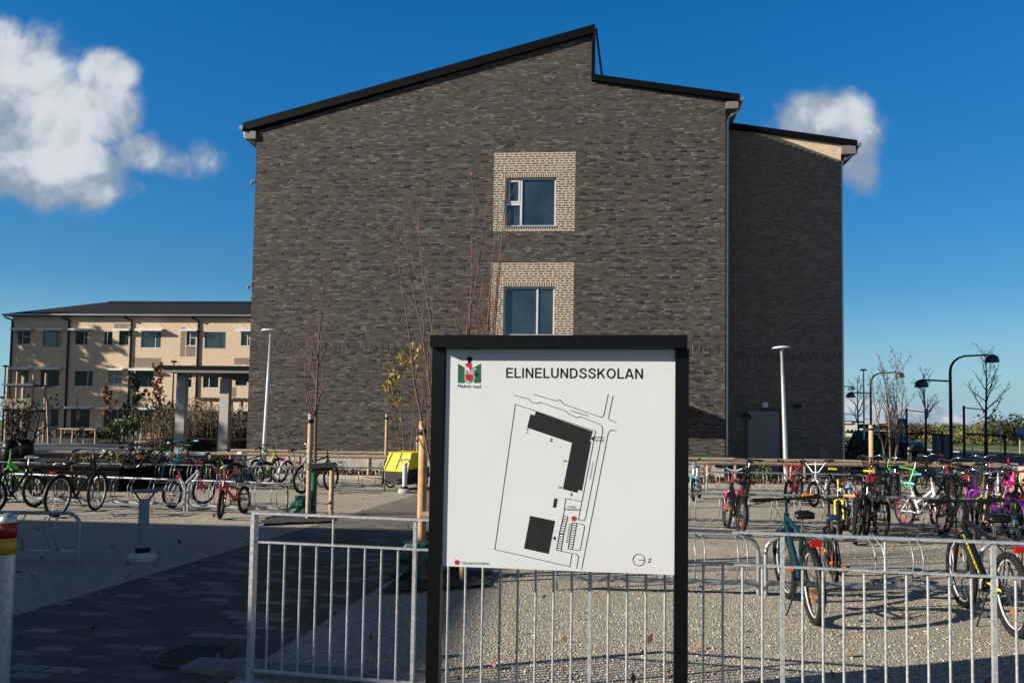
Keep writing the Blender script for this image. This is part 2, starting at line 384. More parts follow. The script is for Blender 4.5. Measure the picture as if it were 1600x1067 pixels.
po = struct('pavement', pv, M_paver, 'concrete paver pavement along the railing'); po.location = (-3.1, 5.0, .008); po.rotation_euler = (0, 0, R_(-11))
eg = MB()
for i in range(9): eg.box(-1.05+i*.5, -.555+i*.5, -.42, -.17, 0, .03)
po = struct('kerb_slabs', eg, M_concd, 'grey concrete edging slabs at the railing foot'); po.location = (-1.0, 5.42, 0); po.rotation_euler = (0, 0, R_(-11))
# planting strip with kerb
bedN = [(-11, 24.75), (5.7, 22.9), (15.8, 23.3)]; bedF = [(15.8, 25.2), (7.2, 25.9), (-9.05, 27.3), (-9.4, 27.3)]
sheet('planting_bed', bedN+bedF, .03, M_soil, 'bare brown planting bed along the brick wall')
kb = MB()
for a, b in zip(bedN[:-1], bedN[1:]):
    kb.beam((a[0], a[1]-.08, .035), (b[0], b[1]-.08, .035), .16, .13)
struct('kerb', kb, M_conc, 'pale concrete kerb between gravel and planting bed')
lv = MB()
for i in range(5200):
    X = random.uniform(-9.4, 15.7); t = (X+11)/16.7
    yn = 24.75-1.85*t if X < 5.7 else 22.9+(X-5.7)*.04
    yf = 27.25-.0875*(X+9.05) if X < 7.1 else 25.5-.03*(X-7)
    Y = random.uniform(yn+.1, max(yn+.3, yf)); lv.leaf((X, Y, .05+random.random()*.06), random.uniform(.04, .09))
o = lv.build('fallen_leaves', M_fallen); tag(o, 'brown fallen leaves covering the planting bed', 'fallen leaves', kind='stuff')
lv = MB()
for i in range(240):
    Y = 5+random.random()**1.4*16; X = random.uniform(-.65, .65)*Y; lv.leaf((X, Y, .02+random.random()*.015), random.uniform(.018, .045))
o = lv.build('scattered_leaves', M_fallen); tag(o, 'scattered dry brown leaves lying on the gravel yard', 'fallen leaves', kind='stuff')
# loose stones in the near gravel
st = MB(); ico = [(0, 0, 1), (.9, 0, .3), (.28, .85, .3), (-.73, .53, .3), (-.73, -.53, .3), (.28, -.85, .3), (0, 0, -.6)]
icf = ((0, 1, 2), (0, 2, 3), (0, 3, 4), (0, 4, 5), (0, 5, 1), (6, 2, 1), (6, 3, 2), (6, 4, 3), (6, 5, 4), (6, 1, 5))
for i in range(15000):
    Y = 4.9+random.random()**1.7*9.0; X = random.uniform(-.66, .66)*Y
    px = X+4.06-.15*(Y-6.45)
    if -.05 < px < W_+.05 and random.random() > .012: continue
    if Y < 5.0-.19*(X+3.1)+.1: continue
    sc = random.uniform(.003, .0085)*(1+.3*random.random()); e = Euler((random.random()*6, random.random()*6, random.random()*6)).to_matrix()
    st.add([e @ V((p[0]*sc*1.25, p[1]*sc, p[2]*sc*.8))+V((X, Y, sc*.35)) for p in ico], icf)
o = st.build('loose_gravel', mat('pale_stone', (.46, .41, .34), .9, 0, .5, 40)); tag(o, 'loose pale stones lying on the gravel yard', 'gravel', kind='stuff')
mh = MB(); mh.lathe([(.36, 0), (.36, .012), (.31, .012), (.305, .006), (.30, .014), (0, .014)], n=32)
for i in range(-4, 5):
    mh.box(-.26+abs(i)*.015, .26-abs(i)*.015, i*.058-.012, i*.058+.012, .014, .02)
o = mh.build('manhole_cover', mat('cast_iron', (.03, .029, .028), .7, 0, .2, 20)); o.scale = (.8, .8, 1); o.location = G(300, 1026)+V((0, 0, .008)); tag(o, 'round dark manhole cover set in the shaded pavers', 'manhole cover')
# road on the right, running past the building
rd = R_(-12); ru = V((math.sin(-rd), math.cos(rd), 0)); rn = V((ru.y, -ru.x, 0)); r0 = V((17.5, 26, 0))
def lane(name, a, b, z, m, label, h=0):
    mb = MB(); p = [r0+ru*-40+rn*a, r0+ru*-40+rn*b, r0+ru*420+rn*b, r0+ru*420+rn*a]
    if h: mb.prism([(q.x, q.y) for q in p], 'z', -.01, h)
    else: mb.add([(q.x, q.y, z) for q in p], ((0, 1, 2, 3),))
    return struct(name, mb, m, label)
lane('pavement', 0, 3.0, .02, M_asph, 'dark footpath beside the street')
lane('grass_verge', 3.0, 5.4, .0, M_soil, 'dark planted verge with street trees', .10)
lane('road', 5.6, 12.5, .03, M_asph, 'asphalt street beyond the street lamps')
lane('kerb', 5.4, 5.6, 0, M_conc, 'near kerb of the street', .12)
lane('kerb', 12.5, 12.7, 0, M_conc, 'far kerb of the street', .12)
lane('road', 14.5, 18.5, .035, M_asph, 'cycle track beyond the street')
lane('grass_verge', 18.5, 24, .0, M_grass, 'low grass bank before the field', .12)

# ------------------------------------------------------------------ school building
P0 = V((.64, 26.5, 0)); _q = PL(385, 705, P0, vB); OB = V((_q.x, _q.y, 0))
def LB(x, y, back=0):                               # photo pixel -> (x, z) in the building's own frame
    q = PL(x, y, P0+vB*back, vB)-OB; return (q.dot(uB), q.z)
school = thing('school_building', 'tall dark brick school block with a stepped sloping roof', 'building', OB, B5)
def grid_wall(mb, x0, x1, z0, z1, holes, y, dep):
    xs = sorted({x0, x1, *[h[0] for h in holes], *[h[1] for h in holes]}); zs = sorted({z0, z1, *[h[2] for h in holes], *[h[3] for h in holes]})
    for a, b in zip(xs[:-1], xs[1:]):
        for c, d in zip(zs[:-1], zs[1:]):
            mx, mz = (a+b)/2, (c+d)/2
            if any(h[0] < mx < h[1] and h[2] < mz < h[3] for h in holes): continue
            mb.quad((a, y, c), (b, y, c), (b, y, d), (a, y, d))
    for (a, b, c, d) in holes:
        mb.quad((a, y, c), (a, y, d), (a, y+dep, d), (a, y+dep, c)); mb.quad((b, y, c), (b, y+dep, c), (b, y+dep, d), (b, y, d))
        mb.quad((a, y, d), (b, y, d), (b, y+dep, d), (a, y+dep, d)); mb.quad((a, y, c), (a, y+dep, c), (b, y+dep, c), (b, y, c))
    return mb
H1 = (8.76, 10.47, 8.38, 10.04); H2 = (8.76, 10.47, 4.68, 6.33)
w = MB(); grid_wall(w, 0, 16.07, .65, 11.0, [H1, H2], 0, .16)
w.add([(0, 0, 11), (11.62, 0, 11), (11.62, 0, 14.98), (0, 0, 11.8)], ((0, 1, 2, 3),))
w.add([(11.62, 0, 11), (16.07, 0, 11), (16.07, 0, 12.6), (11.62, 0, 13.34)], ((0, 1, 2, 3),))
w.quad((0, 0, .65), (0, 0, 11.8), (0, 32, 11.8), (0, 32, .65)); w.quad((16.07, 0, .65), (16.07, 32, .65), (16.07, 32, 12.6), (16.07, 0, 12.6))
w.quad((11.62, 0, 13.2), (11.62, 32, 13.2), (11.62, 32, 14.98), (11.62, 0, 14.98))
w.add([(0, 32, .65), (0, 32, 11.8), (11.62, 32, 14.98), (11.62, 32, 13.3), (16.07, 32, 12.6), (16.07, 32, .65)], ((0, 1, 2, 3, 4, 5),))
nf = len(w.f); rnb = random.Random(5)
for r in range(37):                                  # black clinker bricks set a little proud of the face, in a loose staggered pattern
    z = .945+r*.063*4.5; z = round(z/.063)*.063+.004
    for c in range(24):
        x = .3+c*.69+(r % 3)*.23+rnb.choice((-.215, -.1, 0, .1, .215)); top = 11.55+(x/11.62)*3.1 if x < 11.4 else 13.1-(x-11.62)*.165
        if rnb.random() < .12 or x > 15.7 or z > top-.25: continue
        if 8.05 < x < 11.2 and (4.4 < z < 7.2 or 8.1 < z < 10.98): continue
        if 4.05 < z < 4.45: continue
        w.box(x, x+.21, -rnb.uniform(.008, .02), .02, z, z+.054)
wo = w.build('wall', M_dark, school); wo.data.materials.append(M_clinker)
for p_ in wo.data.polygons:
    if p_.index >= nf: p_.material_index = 1
MB().box(.02, 16.05, .02, 31.9, -.05, .65).build('plinth', M_conc, school)
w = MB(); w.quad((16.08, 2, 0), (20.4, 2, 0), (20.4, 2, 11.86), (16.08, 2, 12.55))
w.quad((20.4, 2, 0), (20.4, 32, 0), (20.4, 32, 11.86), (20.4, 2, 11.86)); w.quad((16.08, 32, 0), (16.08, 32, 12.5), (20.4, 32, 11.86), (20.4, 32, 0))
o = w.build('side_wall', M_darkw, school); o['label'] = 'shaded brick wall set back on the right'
tri = MB(); n = 16; p0 = (17.05, 12.36); p1 = (20.4, 11.12); poly = [(20.4, 11.84), (17.05, 12.375)]
for i in range(n):
    a = p0[0]+(p1[0]-p0[0])*i/n; b = p0[0]+(p1[0]-p0[0])*(i+1)/n; z = p0[1]+(p1[1]-p0[1])*(i+1)/n
    poly += [(a, z), (b, z)]
tri.prism(poly[::-1], 'y', 1.99, 2.0); tri.build('gable_brick', M_tan, school)
def soldier(x0, x1, y, name='brick_course'):
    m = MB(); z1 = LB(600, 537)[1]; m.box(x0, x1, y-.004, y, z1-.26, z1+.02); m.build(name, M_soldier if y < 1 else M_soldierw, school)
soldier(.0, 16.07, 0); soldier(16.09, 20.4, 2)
def roof_slab(name, pts, y0, y1, m):
    MB().prism(pts, 'y', y0, y1).build(name, m, school)
roof_slab('roof', [(-.44, 11.78), (11.68, 14.93), (11.73, 15.23), (-.44, 12.06)], -.14, 32.2, M_roof)
roof_slab('roof', [(11.74, 13.29), (16.51, 12.5), (16.51, 12.72), (11.74, 13.5)], -.14, 32.2, M_roof)
roof_slab('roof', [(16.09, 12.42), (20.93, 11.64), (20.93, 11.83), (16.09, 12.62)], 1.86, 32.2, M_roof)
MB().beam((11.76, -.05, 15.1), (11.97, -.05, 13.47), .07, .07).build('roof_strut', M_roof, school)
MB().box(11.63, 11.74, -.1, -.005, 13.3, 14.92).build('roof_flashing', M_roof, school)
e_ = MB(); e_.box(-.38, -.005, -.1, 32, 11.5, 11.77); e_.build('eave_box', M_soffit, school)
e_ = MB(); e_.box(16.075, 16.47, -.1, 1.84, 12.26, 12.49); e_.build('eave_box', M_soffit, school)
e_ = MB(); e_.box(20.405, 20.88, 1.9, 32, 11.36, 11.66); e_.build('eave_box', M_soffit, school)
def gutter(x, z, y0, y1): MB().tube([(x, y0, z), (x, y1, z)], .07, 10).build('gutter', M_gutter, school)
gutter(-.5, 11.86, -.2, 32); gutter(16.58, 12.53, -.2, 1.84); gutter(20.99, 11.66, 1.8, 32)
def pipe(pts, r=.05): MB().tube(pts, r, 10).build('downpipe', M_gutter, school)
pipe([(-.46, .05, 11.8), (-.46, .05, 11.62), (-.1, .05, 11.4), (-.06, .3, 11.3), (-.06, 1.6, 11.25), (-.06, 1.6, 0)], .035)
pipe([(16.58, .12, 12.46), (16.56, .12, 12.3), (16.2, .12, 12.05), (16.14, .12, 11.9), (16.14, .12, 0)])
pipe([(20.99, 2.1, 11.6), (20.96, 2.1, 11.45), (20.5, 2.1, 11.2), (20.45, 2.1, 11.05), (20.45, 2.1, 0)])
def surround(H, x0, x1, z0, z1):
    m = MB(); y = -.005; a, b, c, d = H; e = .115
    A, B_, C_, D_ = a-e, b+e, c-e, d+e
    m.box(x0, A, y, 0, z0, z1); m.box(B_, x1, y, 0, z0, z1); m.box(A, B_, y, 0, D_, z1)
    if C_ > z0: m.box(A, B_, y, 0, z0, C_)
    o = m.build('window_surround', M_frameb, school)
    m = MB(); m.box(A, B_, y, 0, d, D_)
    if c > 5: m.box(A, B_, y, 0, C_, c)
    m.build('surround_course', M_framev, o)
    for q in ((A, a), (b, B_)): MB().box(q[0], q[1], y, 0, c, d).build('surround_edge', M_frameb, o)
surround(H1, 8.36, 11.12, 8.2, 10.9); surround(H2, 8.33, 11.11, 4.6, 7.13)
def window(H, y, parent, bars, mg=M_glass, mf=M_wframe, t=.05, sash=None):
    a, b, c, d = H; f = MB()
    f.box(a, b, y, y+.06, c, c+t); f.box(a, b, y, y+.06, d-t, d); f.box(a, a+t, y, y+.06, c+t, d-t); f.box(b-t, b, y, y+.06, c+t, d-t)
    for (x0, x1, z0, z1) in bars: f.box(x0, x1, y-.006, y+.05, z0, z1)
    fo = f.build('window', mf, parent)
    MB().box(a+t*.5, b-t*.5, y+.03, y+.045, c+t*.5, d-t*.5).build('pane', mg, fo)
    return fo
fo = window(H1, .09, school, [(9.26, 9.33, 8.43, 9.99), (8.81, 9.26, 9.12, 9.19)])
sf = MB()
for (x0, x1, z0, z1) in ((8.86, 9.25, 9.2, 9.26), (8.86, 9.25, 9.92, 9.98), (8.86, 8.91, 9.26, 9.92), (9.2, 9.25, 9.26, 9.92)): sf.box(x0, x1, .075, .12, z0, z1)
sf.build('sash', M_wframe, fo); MB().box(8.72, 10.51, -.03, .1, 8.34, 8.378).build('sill', M_gutter, fo)
fo = window(H2, .09, school, [(9.86, 9.92, 4.73, 6.28)]); MB().box(8.72, 10.51, -.03, .1, 4.64, 4.678).build('sill', M_gutter, fo)
# door, lamps and cameras on the set-back wall
dr = MB(); dr.box(17.2, 18.27, 1.965, 1.99, .12, 2.31); d_ = dr.build('door', M_door, school)
m = MB(); m.box(17.12, 17.2, 1.95, 2.0, .12, 2.39); m.box(18.27, 18.35, 1.95, 2.0, .12, 2.39); m.box(17.2, 18.27, 1.95, 2.0, 2.31, 2.39); m.build('door_frame', M_darkfr, d_)
m = MB(); m.tube([(18.15, 1.97, 1.12), (18.15, 1.92, 1.12), (18.02, 1.92, 1.12)], .011, 6); m.build('handle', M_chrome, d_)
m = MB(); x, z = LB(1194, 633, 2); m.lathe([(.10, -.09), (.12, -.05), (.12, .03), (.08, .10), (.03, .12)], (x, 1.93, z), 16); m.build('wall_lamp', M_wframe, school)
m = MB(); x, z = LB(1245, 634, 2); m.box(x-.12, x+.12, 1.84, 2, z-.05, z+.05); m.beam((x-.1, 1.82, z-.03), (x+.1, 1.82, z-.03), .1, .03); m.build('wall_lamp', M_blackm, school)
m = MB(); x, z = LB(1162, 648, 2); m.tube([(x+.2, 2, z), (x+.1, 1.85, z), (x-.1, 1.8, z-.06)], .035, 8); m.tube([(x+.2, 2, z), (x+.18, 1.8, z-.12)], .04, 8); m.build('security_camera', M_blackm, school)
m = MB(); x, z = LB(1287, 710, 2); m.box(x-.15, x+.15, 1.95, 2, z-.15, z+.15); m.box(x-.12, x+.12, 1.94, 1.95, z-.12, z+.12); m.build('hatch', M_soffit, school)
for px, py in ((397, 283), (391, 446)):
    x, z = LB(px, py); m = MB(); m.box(-.16, 0, -.02, .1, z-.03, z+.03); m.tube([(-.14, .04, z-.02), (-.14, .04, z-.11)], .05, 8); m.build('security_camera', M_soffit, school)
# entrance with flat canopy behind the board
m = MB(); m.box(9.0, 13.0, -1.75, 0, 2.98, 3.2); m.build('entrance_canopy', M_roof2, school)
m = MB(); m.box(9.9, 11.9, -.03, 0, .05, 2.5); ed = m.build('entrance_door', M_darkfr, school)
m = MB(); m.box(9.98, 10.87, -.034, -.03, .3, 2.4); m.box(10.93, 11.82, -.034, -.03, .3, 2.4); m.build('pane', M_glassd, ed)
MB().box(9.2, 12.6, -1.9, -.04, 0, .04).build('doorstep', M_conc, school)

# ------------------------------------------------------------------ tan wing on the left
BK = 47.
wing = thing('school_wing', 'long low sandy brick school wing with white window awnings', 'building', OB+vB*BK, B5)
def LW(cx, cy): return LB(cx/2.667, 440+cy/2.667, BK)
def wr(c):
    a = LW(c[0], c[3]); b = LW(c[1], c[2]); return [a[0], b[0], a[1], b[1]]
rows = [[(70, 128, 205, 268), (178, 258, 205, 275), (310, 366, 205, 265), (430, 470, 203, 265), (495, 537, 203, 265), (586, 672, 203, 275), (775, 817, 203, 265), (852, 942, 200, 275), (1003, 1042, 198, 262)],
        [(62, 120, 365, 420), (168, 248, 365, 430), (307, 388, 365, 430), (450, 510, 368, 425), (562, 640, 365, 428), (735, 800, 370, 430), (845, 912, 372, 430), (980, 1030, 372, 440)],
        [(60, 140, 525, 597), (185, 245, 525, 597), (293, 375, 533, 600), (428, 512, 535, 600), (565, 650, 535, 600), (735, 800, 537, 602), (850, 920, 537, 602), (985, 1040, 540, 605)]]
holes = []; zz = [(8.75, 10.33), (4.95, 6.5), (.95, 2.75)]
for r, row in enumerate(rows):
    for c in row:
        a = wr(c); holes.append((round(a[0], 2), round(a[1], 2), zz[r][0]+(.25 if (c[1]-c[0] < 62 and r < 2) else 0), zz[r][1]))
m = MB(); grid_wall(m, -44.5, -16, 0, 11.75, holes, 0, .14)
m.quad((-44.5, 0, 0), (-44.5, 0, 11.75), (-44.5, 12, 11.75), (-44.5, 12, 0)); m.quad((-16, 0, 0), (-16, 12, 0), (-16, 12, 11.75), (-16, 0, 11.75)); m.quad((-44.5, 12, 0), (-44.5, 12, 11.75), (-16, 12, 11.75), (-16, 12, 0))
m.build('wall', M_tan, wing)
m = MB(); m.add([(-45.1, -.5, 11.95), (-15.5, -.5, 11.95), (-15.5, 6, 14.2), (-38.2, 6, 14.2), (-45.1, 12.5, 11.95), (-15.5, 12.5, 11.95)], ((0, 1, 2, 3), (0, 3, 4), (3, 2, 5, 4)))
m.box(-45.1, -15.5, -.5, 12.5, 11.78, 11.948); rf = m.build('roof', M_roof2, wing)
m = MB(); m.tube([(-37.5, 4.6, 14.0), (-16, 4.6, 14.0)], .03, 6); m.tube([(-37.5, 4.6, 13.86), (-16, 4.6, 13.86)], .03, 6)
for i in range(18): m.tube([(-37.5+i*1.26, 4.6, 13.7), (-37.5+i*1.26, 4.6, 14.0)], .025, 5)
m.build('snow_rail', M_roof, rf)
m = MB(); m.tube([(-45.15, -.58, 11.86), (-15.5, -.58, 11.86)], .09, 10); m.build('gutter', M_gutter, wing)
for cx in (48, 285, 545, 825):
    x = LW(cx, 300)[0]; m = MB(); m.tube([(x-.5, -.55, 11.8), (x-.45, -.5, 11.6), (x, -.1, 11.4), (x, -.1, 11.2), (x, -.1, 0)], .085, 10); m.build('downpipe', M_roof2, wing)
for i, h in enumerate(holes):
    a, b, c, d = h; wd = b-a
    fx = a+wd*.72 if i % 3 else a+wd*.38
    bars = [(fx-.03, fx+.03, c+.04, d-.04)]
    if i % 2 == 0 and c > 4: bars.append((fx, b-.04, c+(d-c)*.55, c+(d-c)*.55+.06))
    wo_ = window(h, .07, wing, bars, M_glass if a > -32 and c > 8 or i in (1, 12) else M_glassd, M_wframe if i % 3 != 1 else M_darkfr, .045)
    m = MB(); m.box(a-.06, b+.06, -.03, .07, c-.05, c-.002); m.build('sill', M_awn, wo_)
    if c > 4 and i % 4 != 3 or c < 4:
        m = MB(); m.add([(a-.35, -.02, d+.20), (b+.35, -.02, d+.20), (b+.35, -.6, d+.02), (a-.35, -.6, d+.02), (a-.35, -.02, d+.26), (b+.35, -.02, d+.26), (b+.35, -.6, d+.2), (a-.35, -.6, d+.2)],
              ((0, 3, 2, 1), (4, 5, 6, 7), (0, 1, 5, 4), (3, 7, 6, 2), (0, 4, 7, 3), (1, 2, 6, 5)))
        for q in (a+.1, b-.1): m.tube([(q, 0, d+.75), (q, -.6, d+.09)], .015, 5)
        m.build('awning', M_awn, wo_)
for c in ((475, 540, 175, 200), (750, 774, 190, 312), (774, 815, 268, 312), (555, 672, 318, 358), (975, 1040, 318, 345), (940, 985, 440, 480)):
    a = wr(c); MB().box(a[0], a[1], -.006, 0, a[2], a[3]).build('brick_panel', M_tandk, wing)
# porch: grey canopy on posts
M_porch = mat('pale_porch_metal', (.42, .40, .375), .6)
def porch():
    Y0 = 41.5; root = thing('porch_roof', 'grey sloping porch roof on two square posts beside the brick block', 'canopy', AT(283, 662, Y0).xy.to_3d(), B5)
    for (px, dy) in ((0, 0), (2.35, 0)):
        m = MB(); m.box(px-.24, px+.24, dy-.18, dy+.18, 0, 4.05 if px == 0 else 3.9); m.build('post', M_porch, root)
        m = MB(); m.box(px-.3, px+.3, dy-.24, dy+.24, 0, .06); m.build('post_base', M_concd, root)
    m = MB(); m.prism([(-1.25, 4.12), (-1.25, 4.33), (6.5, 4.62), (6.5, 4.3)], 'x', -.45, 7.5); m.build('roof', M_soffit, root)
    m = MB(); m.prism([(-1.35, 4.33), (-1.35, 4.47), (6.5, 4.76), (6.5, 4.63)], 'x', -.55, 7.5); m.build('roof_edge', M_roof, root)
    m = MB(); m.box(2.2, 2.5, -.2, 6, 3.9, 4.3); m.build('beam', M_soffit, root)
porch()

# ------------------------------------------------------------------ things off to the sides that throw the shade
hall = thing('sports_hall', 'large windowless brick sports hall left behind the camera', 'building', (-20.3, 5.4, 0), B5)
m = MB(); m.box(-24, 0, -24, 0, 0, 7.7); m.build('wall', M_dark, hall)
m = MB(); m.box(-24.15, .12, -24.15, .1, 7.7, 7.95); m.build('roof', M_roof, hall)

# ------------------------------------------------------------------ information board
BS = V((0, 0, 0)); sA = R_(-7.5); us = V((math.cos(sA), math.sin(sA), 0)); vs_ = V((-math.sin(sA), math.cos(sA), 0))
Ps = AT(685, 668, 4.51); Ps.z = 0
board = thing('information_board', 'white school map board in a black steel frame', 'notice board', Ps, sA)
PY = -.020                                          # panel front in the board's frame
def SP(x, y, yy=PY):
    q = PL(x, y, Ps+vs_*yy, vs_)-Ps; return (q.dot(us), q.z)
xr = SP(1065, 700)[0]; zt = SP(870, 545)[1]; ztop = SP(870, 526)[1]
for x in (0, xr):
    m = MB(); m.box(x-.036, x+.036, -.035, .035, -.02, zt); m.build('post', M_black, board)
m = MB(); m.box(-.036, xr+.022, -.10, .09, zt, ztop); m.build('roof', M_black, board)
xl = SP(695, 700)[0]; xr2 = SP(1056, 700)[0]; zb = SP(875, 891)[1]
m = MB(); m.box(xl, xr2, PY, .02, zb, zt-.004); panel = m.build('panel', M_panel, board)
m = MB(); m.box(.037, xr-.037, -.016, .016, zt-.035, zt-.006)
def c4(x, y): return SP(670+x/2.737, 520+y/2.737)
def c6(x, y): return SP(700+x/4.444, 550+y/4.444)
IY = PY-.0012
def strip(mb, pts, w=.0030, closed=False, ext=.4):
    pts = [V(p) for p in pts]
    if closed: pts = pts+[pts[0]]
    for a, b in zip(pts[:-1], pts[1:]):
        d = (b-a)
        if d.length < 1e-6: continue
        d.normalize(); n = V((-d.y, d.x))*w/2; a2 = a-d*w*ext; b2 = b+d*w*ext
        mb.prism([a2-n, b2-n, b2+n, a2+n], 'y', IY, PY+.001)
def disc(c, r, n=24): return [(c[0]+r*math.cos(2*math.pi*i/n), c[1]+r*math.sin(2*math.pi*i/n)) for i in range(n)]
lines = MB()
for pl in ([(603, 998), (282, 925), (370, 305), (713, 420), (640, 795)],
           [(363, 266), (425, 282), (440, 296), (462, 302), (478, 297), (582, 332), (600, 347), (630, 362), (648, 358), (725, 388), (740, 398), (743, 412), (742, 425), (670, 790), (664, 801), (636, 797)],
           [(448, 263), (540, 290), (562, 287), (578, 305), (735, 360), (745, 357), (750, 345), (767, 262)],
           [(787, 270), (768, 365), (775, 373), (802, 383)], [(802, 418), (785, 414), (772, 420), (766, 432), (653, 1010)],
           [(570, 812), (575, 785), (585, 707), (612, 712)], [(620, 713), (652, 720)],
           [(633, 813), (660, 819), (666, 826), (648, 925), (640, 930), (614, 925)], [(546, 928), (612, 942), (632, 945), (640, 955), (632, 1005)], [(603, 998), (612, 942)],
           [(898, 970), (924, 970)]):
    strip(lines, [c4(*p) for p in pl])
def ladder(a, b, c, d, n):                          # a-b near end, d-c far end
    A, B_, C_, D_ = [V(c4(*p)) for p in (a, b, c, d)]
    strip(lines, [A, B_, C_, D_], .0035, True)
    for i in range(1, n): strip(lines, [A.lerp(D_, i/n), B_.lerp(C_, i/n)], .0035)
ladder((575, 783), (594, 786), (577, 858), (558, 855), 7); ladder((558, 858), (577, 861), (565, 932), (546, 928), 7); ladder((613, 810), (633, 813), (614, 925), (595, 922), 11)
cc = c4(898, 970); rr_ = abs(c4(923, 970)[0]-cc[0]); strip(lines, disc(cc, rr_, 36), .003, True)
lines.build('map_lines', M_ink, panel)
fill = MB()
for poly in ([(457, 335), (700, 420), (688, 462), (693, 464), (654, 674), (638, 670), (634, 683), (573, 667), (612, 470), (420, 405), (435, 347), (453, 352)],
             [(433, 781), (539, 803), (512, 944), (407, 921)], [(537, 706), (550, 708), (543, 747), (530, 745)]):
    fill.prism([c4(*p) for p in poly][::-1], 'y', IY-.0003, PY+.001)
for poly in ([(691, 452), (705, 442), (705, 462)], [(529, 878), (542, 867), (542, 887)], [(417, 415), (422, 409), (428, 415)], [(519, 455), (524, 449), (530, 455)], [(584, 542), (591, 547), (584, 552)], [(563, 655), (570, 660), (563, 665)], [(605, 690), (610, 683), (616, 690)]):
    fill.prism([c4(*p) for p in poly], 'y', IY, PY+.001)
fill.build('map_buildings', M_ink2, panel)
def txt(s, p0, p1, hpx, m, parent, name, conv=SP, bold=.0, yy=None, frame_scale=None):
    a, b = V(conv(*p0)), V(conv(*p1)); d = b-a; wl = d.length; d.normalize(); up = V((-d.y, d.x))
    hh = hpx/1244.4*4.3
    cu_ = bpy.data.curves.new('t', 'FONT'); cu_.body = s; cu_.size = 1; cu_.offset = bold; cu_.extrude = 0; cu_.resolution_u = 3
    ob = bpy.data.objects.new('t', cu_); COL.objects.link(ob)
    bpy.context.view_layer.update()
    me = bpy.data.meshes.new_from_object(ob.evaluated_get(bpy.context.evaluated_depsgraph_get()))
    bpy.data.objects.remove(ob); bpy.data.curves.remove(cu_)
    xs = [v.co.x for v in me.vertices]; ys = [v.co.y for v in me.vertices]
    x0, x1 = min(xs), max(xs); capz = .72
    for v in me.vertices:
        q = a+d*((v.co.x-x0)/(x1-x0)*wl)+up*(v.co.y/capz*hh)
        v.co = (q.x, IY-.0002 if yy is None else yy, q.y)
    me.materials.clear(); me.materials.append(m); return link(name, me, parent)
GL = {'E': (.62, [[(.10, 0), (.10, 1)], [(.1, .925), (.60, .925)], [(.1, .52), (.56, .52)], [(.1, .075), (.62, .075)]]), 'L': (.56, [[(.10, 0), (.10, 1)], [(.1, .075), (.57, .075)]]), 'I': (.22, [[(.11, 0), (.11, 1)]]),
 'N': (.70, [[(.10, 0), (.10, 1)], [(.12, .93), (.58, .07)], [(.60, 0), (.60, 1)]]), 'U': (.70, [[(.10, 1), (.10, .34), (.15, .17), (.26, .08), (.44, .08), (.55, .17), (.60, .34), (.60, 1)]]),
 'D': (.70, [[(.10, 0), (.10, 1)], [(.1, .925), (.36, .925), (.50, .86), (.58, .72), (.605, .5), (.58, .28), (.50, .14), (.36, .075), (.1, .075)]]),
 'S': (.66, [[(.575, .73), (.54, .84), (.45, .915), (.33, .93), (.20, .90), (.125, .82), (.12, .71), (.18, .61), (.33, .54), (.47, .48), (.56, .40), (.585, .28), (.53, .15), (.43, .08), (.30, .07), (.18, .11), (.10, .19), (.075, .31)]]),
 'K': (.70, [[(.10, 0), (.10, 1)], [(.60, .97), (.14, .40)], [(.30, .58), (.62, .03)]]), 'A': (.72, [[(.06, .0), (.34, .99)], [(.66, .0), (.38, .99)], [(.17, .28), (.55, .28)]])}
GL['O'] = (.78, [[(.39+.305*math.cos(6.2832*i/22), .5+.43*math.sin(6.2832*i/22)) for i in range(23)]])
def title(word, p0, p1, hpx):
    a, b = V(SP(*p0)), V(SP(*p1)); d = b-a; wl = d.length; d.normalize(); up = V((-d.y, d.x)); hh = hpx/1244.4*4.3
    tot = sum(GL[c][0] for c in word)+.085*(len(word)-1); k = wl/tot; x = 0; mb = MB()
    for c in word:
        for st_ in GL[c][1]: strip(mb, [a+d*((x+q[0])*k)+up*(q[1]*hh) for q in st_], .150*hh, ext=0 if len(st_) == 2 else .12)
        x += GL[c][0]+.085
    mb.build('title_lettering', M_ink, panel)
title('ELINELUNDSSKOLAN', (790, 590.2), (1005, 591.8), 16.2)
txt('Malmö stad', (715, 605.3), (751, 606.3), 5.6, M_ink, panel, 'emblem_lettering', bold=.0)
txt('TAVLANS PLACERING', (138, 988), (258, 991), 4.0, M_ink, panel, 'legend_lettering', c4, .0)
for s, a, b, h in (('HUVUD-', (711, 450), (752, 452), 3.2), ('ENTRÉ', (711, 463), (749, 465), 3.2), ('CYKEL-', (592, 746), (634, 748), 3.2), ('PARKERING', (581, 758), (648, 760), 3.2),
                   ('BILPARKERING', (594, 896), (607, 815), 3.0), ('A', (416, 430), (426, 430), 3.2), ('B', (519, 465), (529, 466), 3.2), ('C', (574, 551), (583, 551), 3.2), ('D', (553, 664), (562, 664), 3.2), ('F', (606, 699), (614, 700), 3.2),
                   ('N', (937, 964), (937, 981), 5.5), ('KLAGSHAMNSVÄGEN', (607, 335), (681, 357), 2.2), ('LINDESBORGSGATAN', (691, 627), (704, 553), 2.2)):
    txt(s, a, b, h, M_ink, panel, 'map_lettering', c4, .0)
for c in ((620, 793), (120, 980)): MB().prism(disc(c4(*c), .0135)[::-1], 'y', IY-.0008, PY+.001).build('location_dot', M_redp, panel)
em = MB()
for poly in ([(70, 80), (114, 107), (114, 214), (68, 214)], [(228, 80), (180, 107), (180, 214), (228, 214)]): em.prism([c6(*p) for p in poly], 'y', IY, PY+.001)
emb = em.build('emblem', M_green, panel)
e2 = MB()
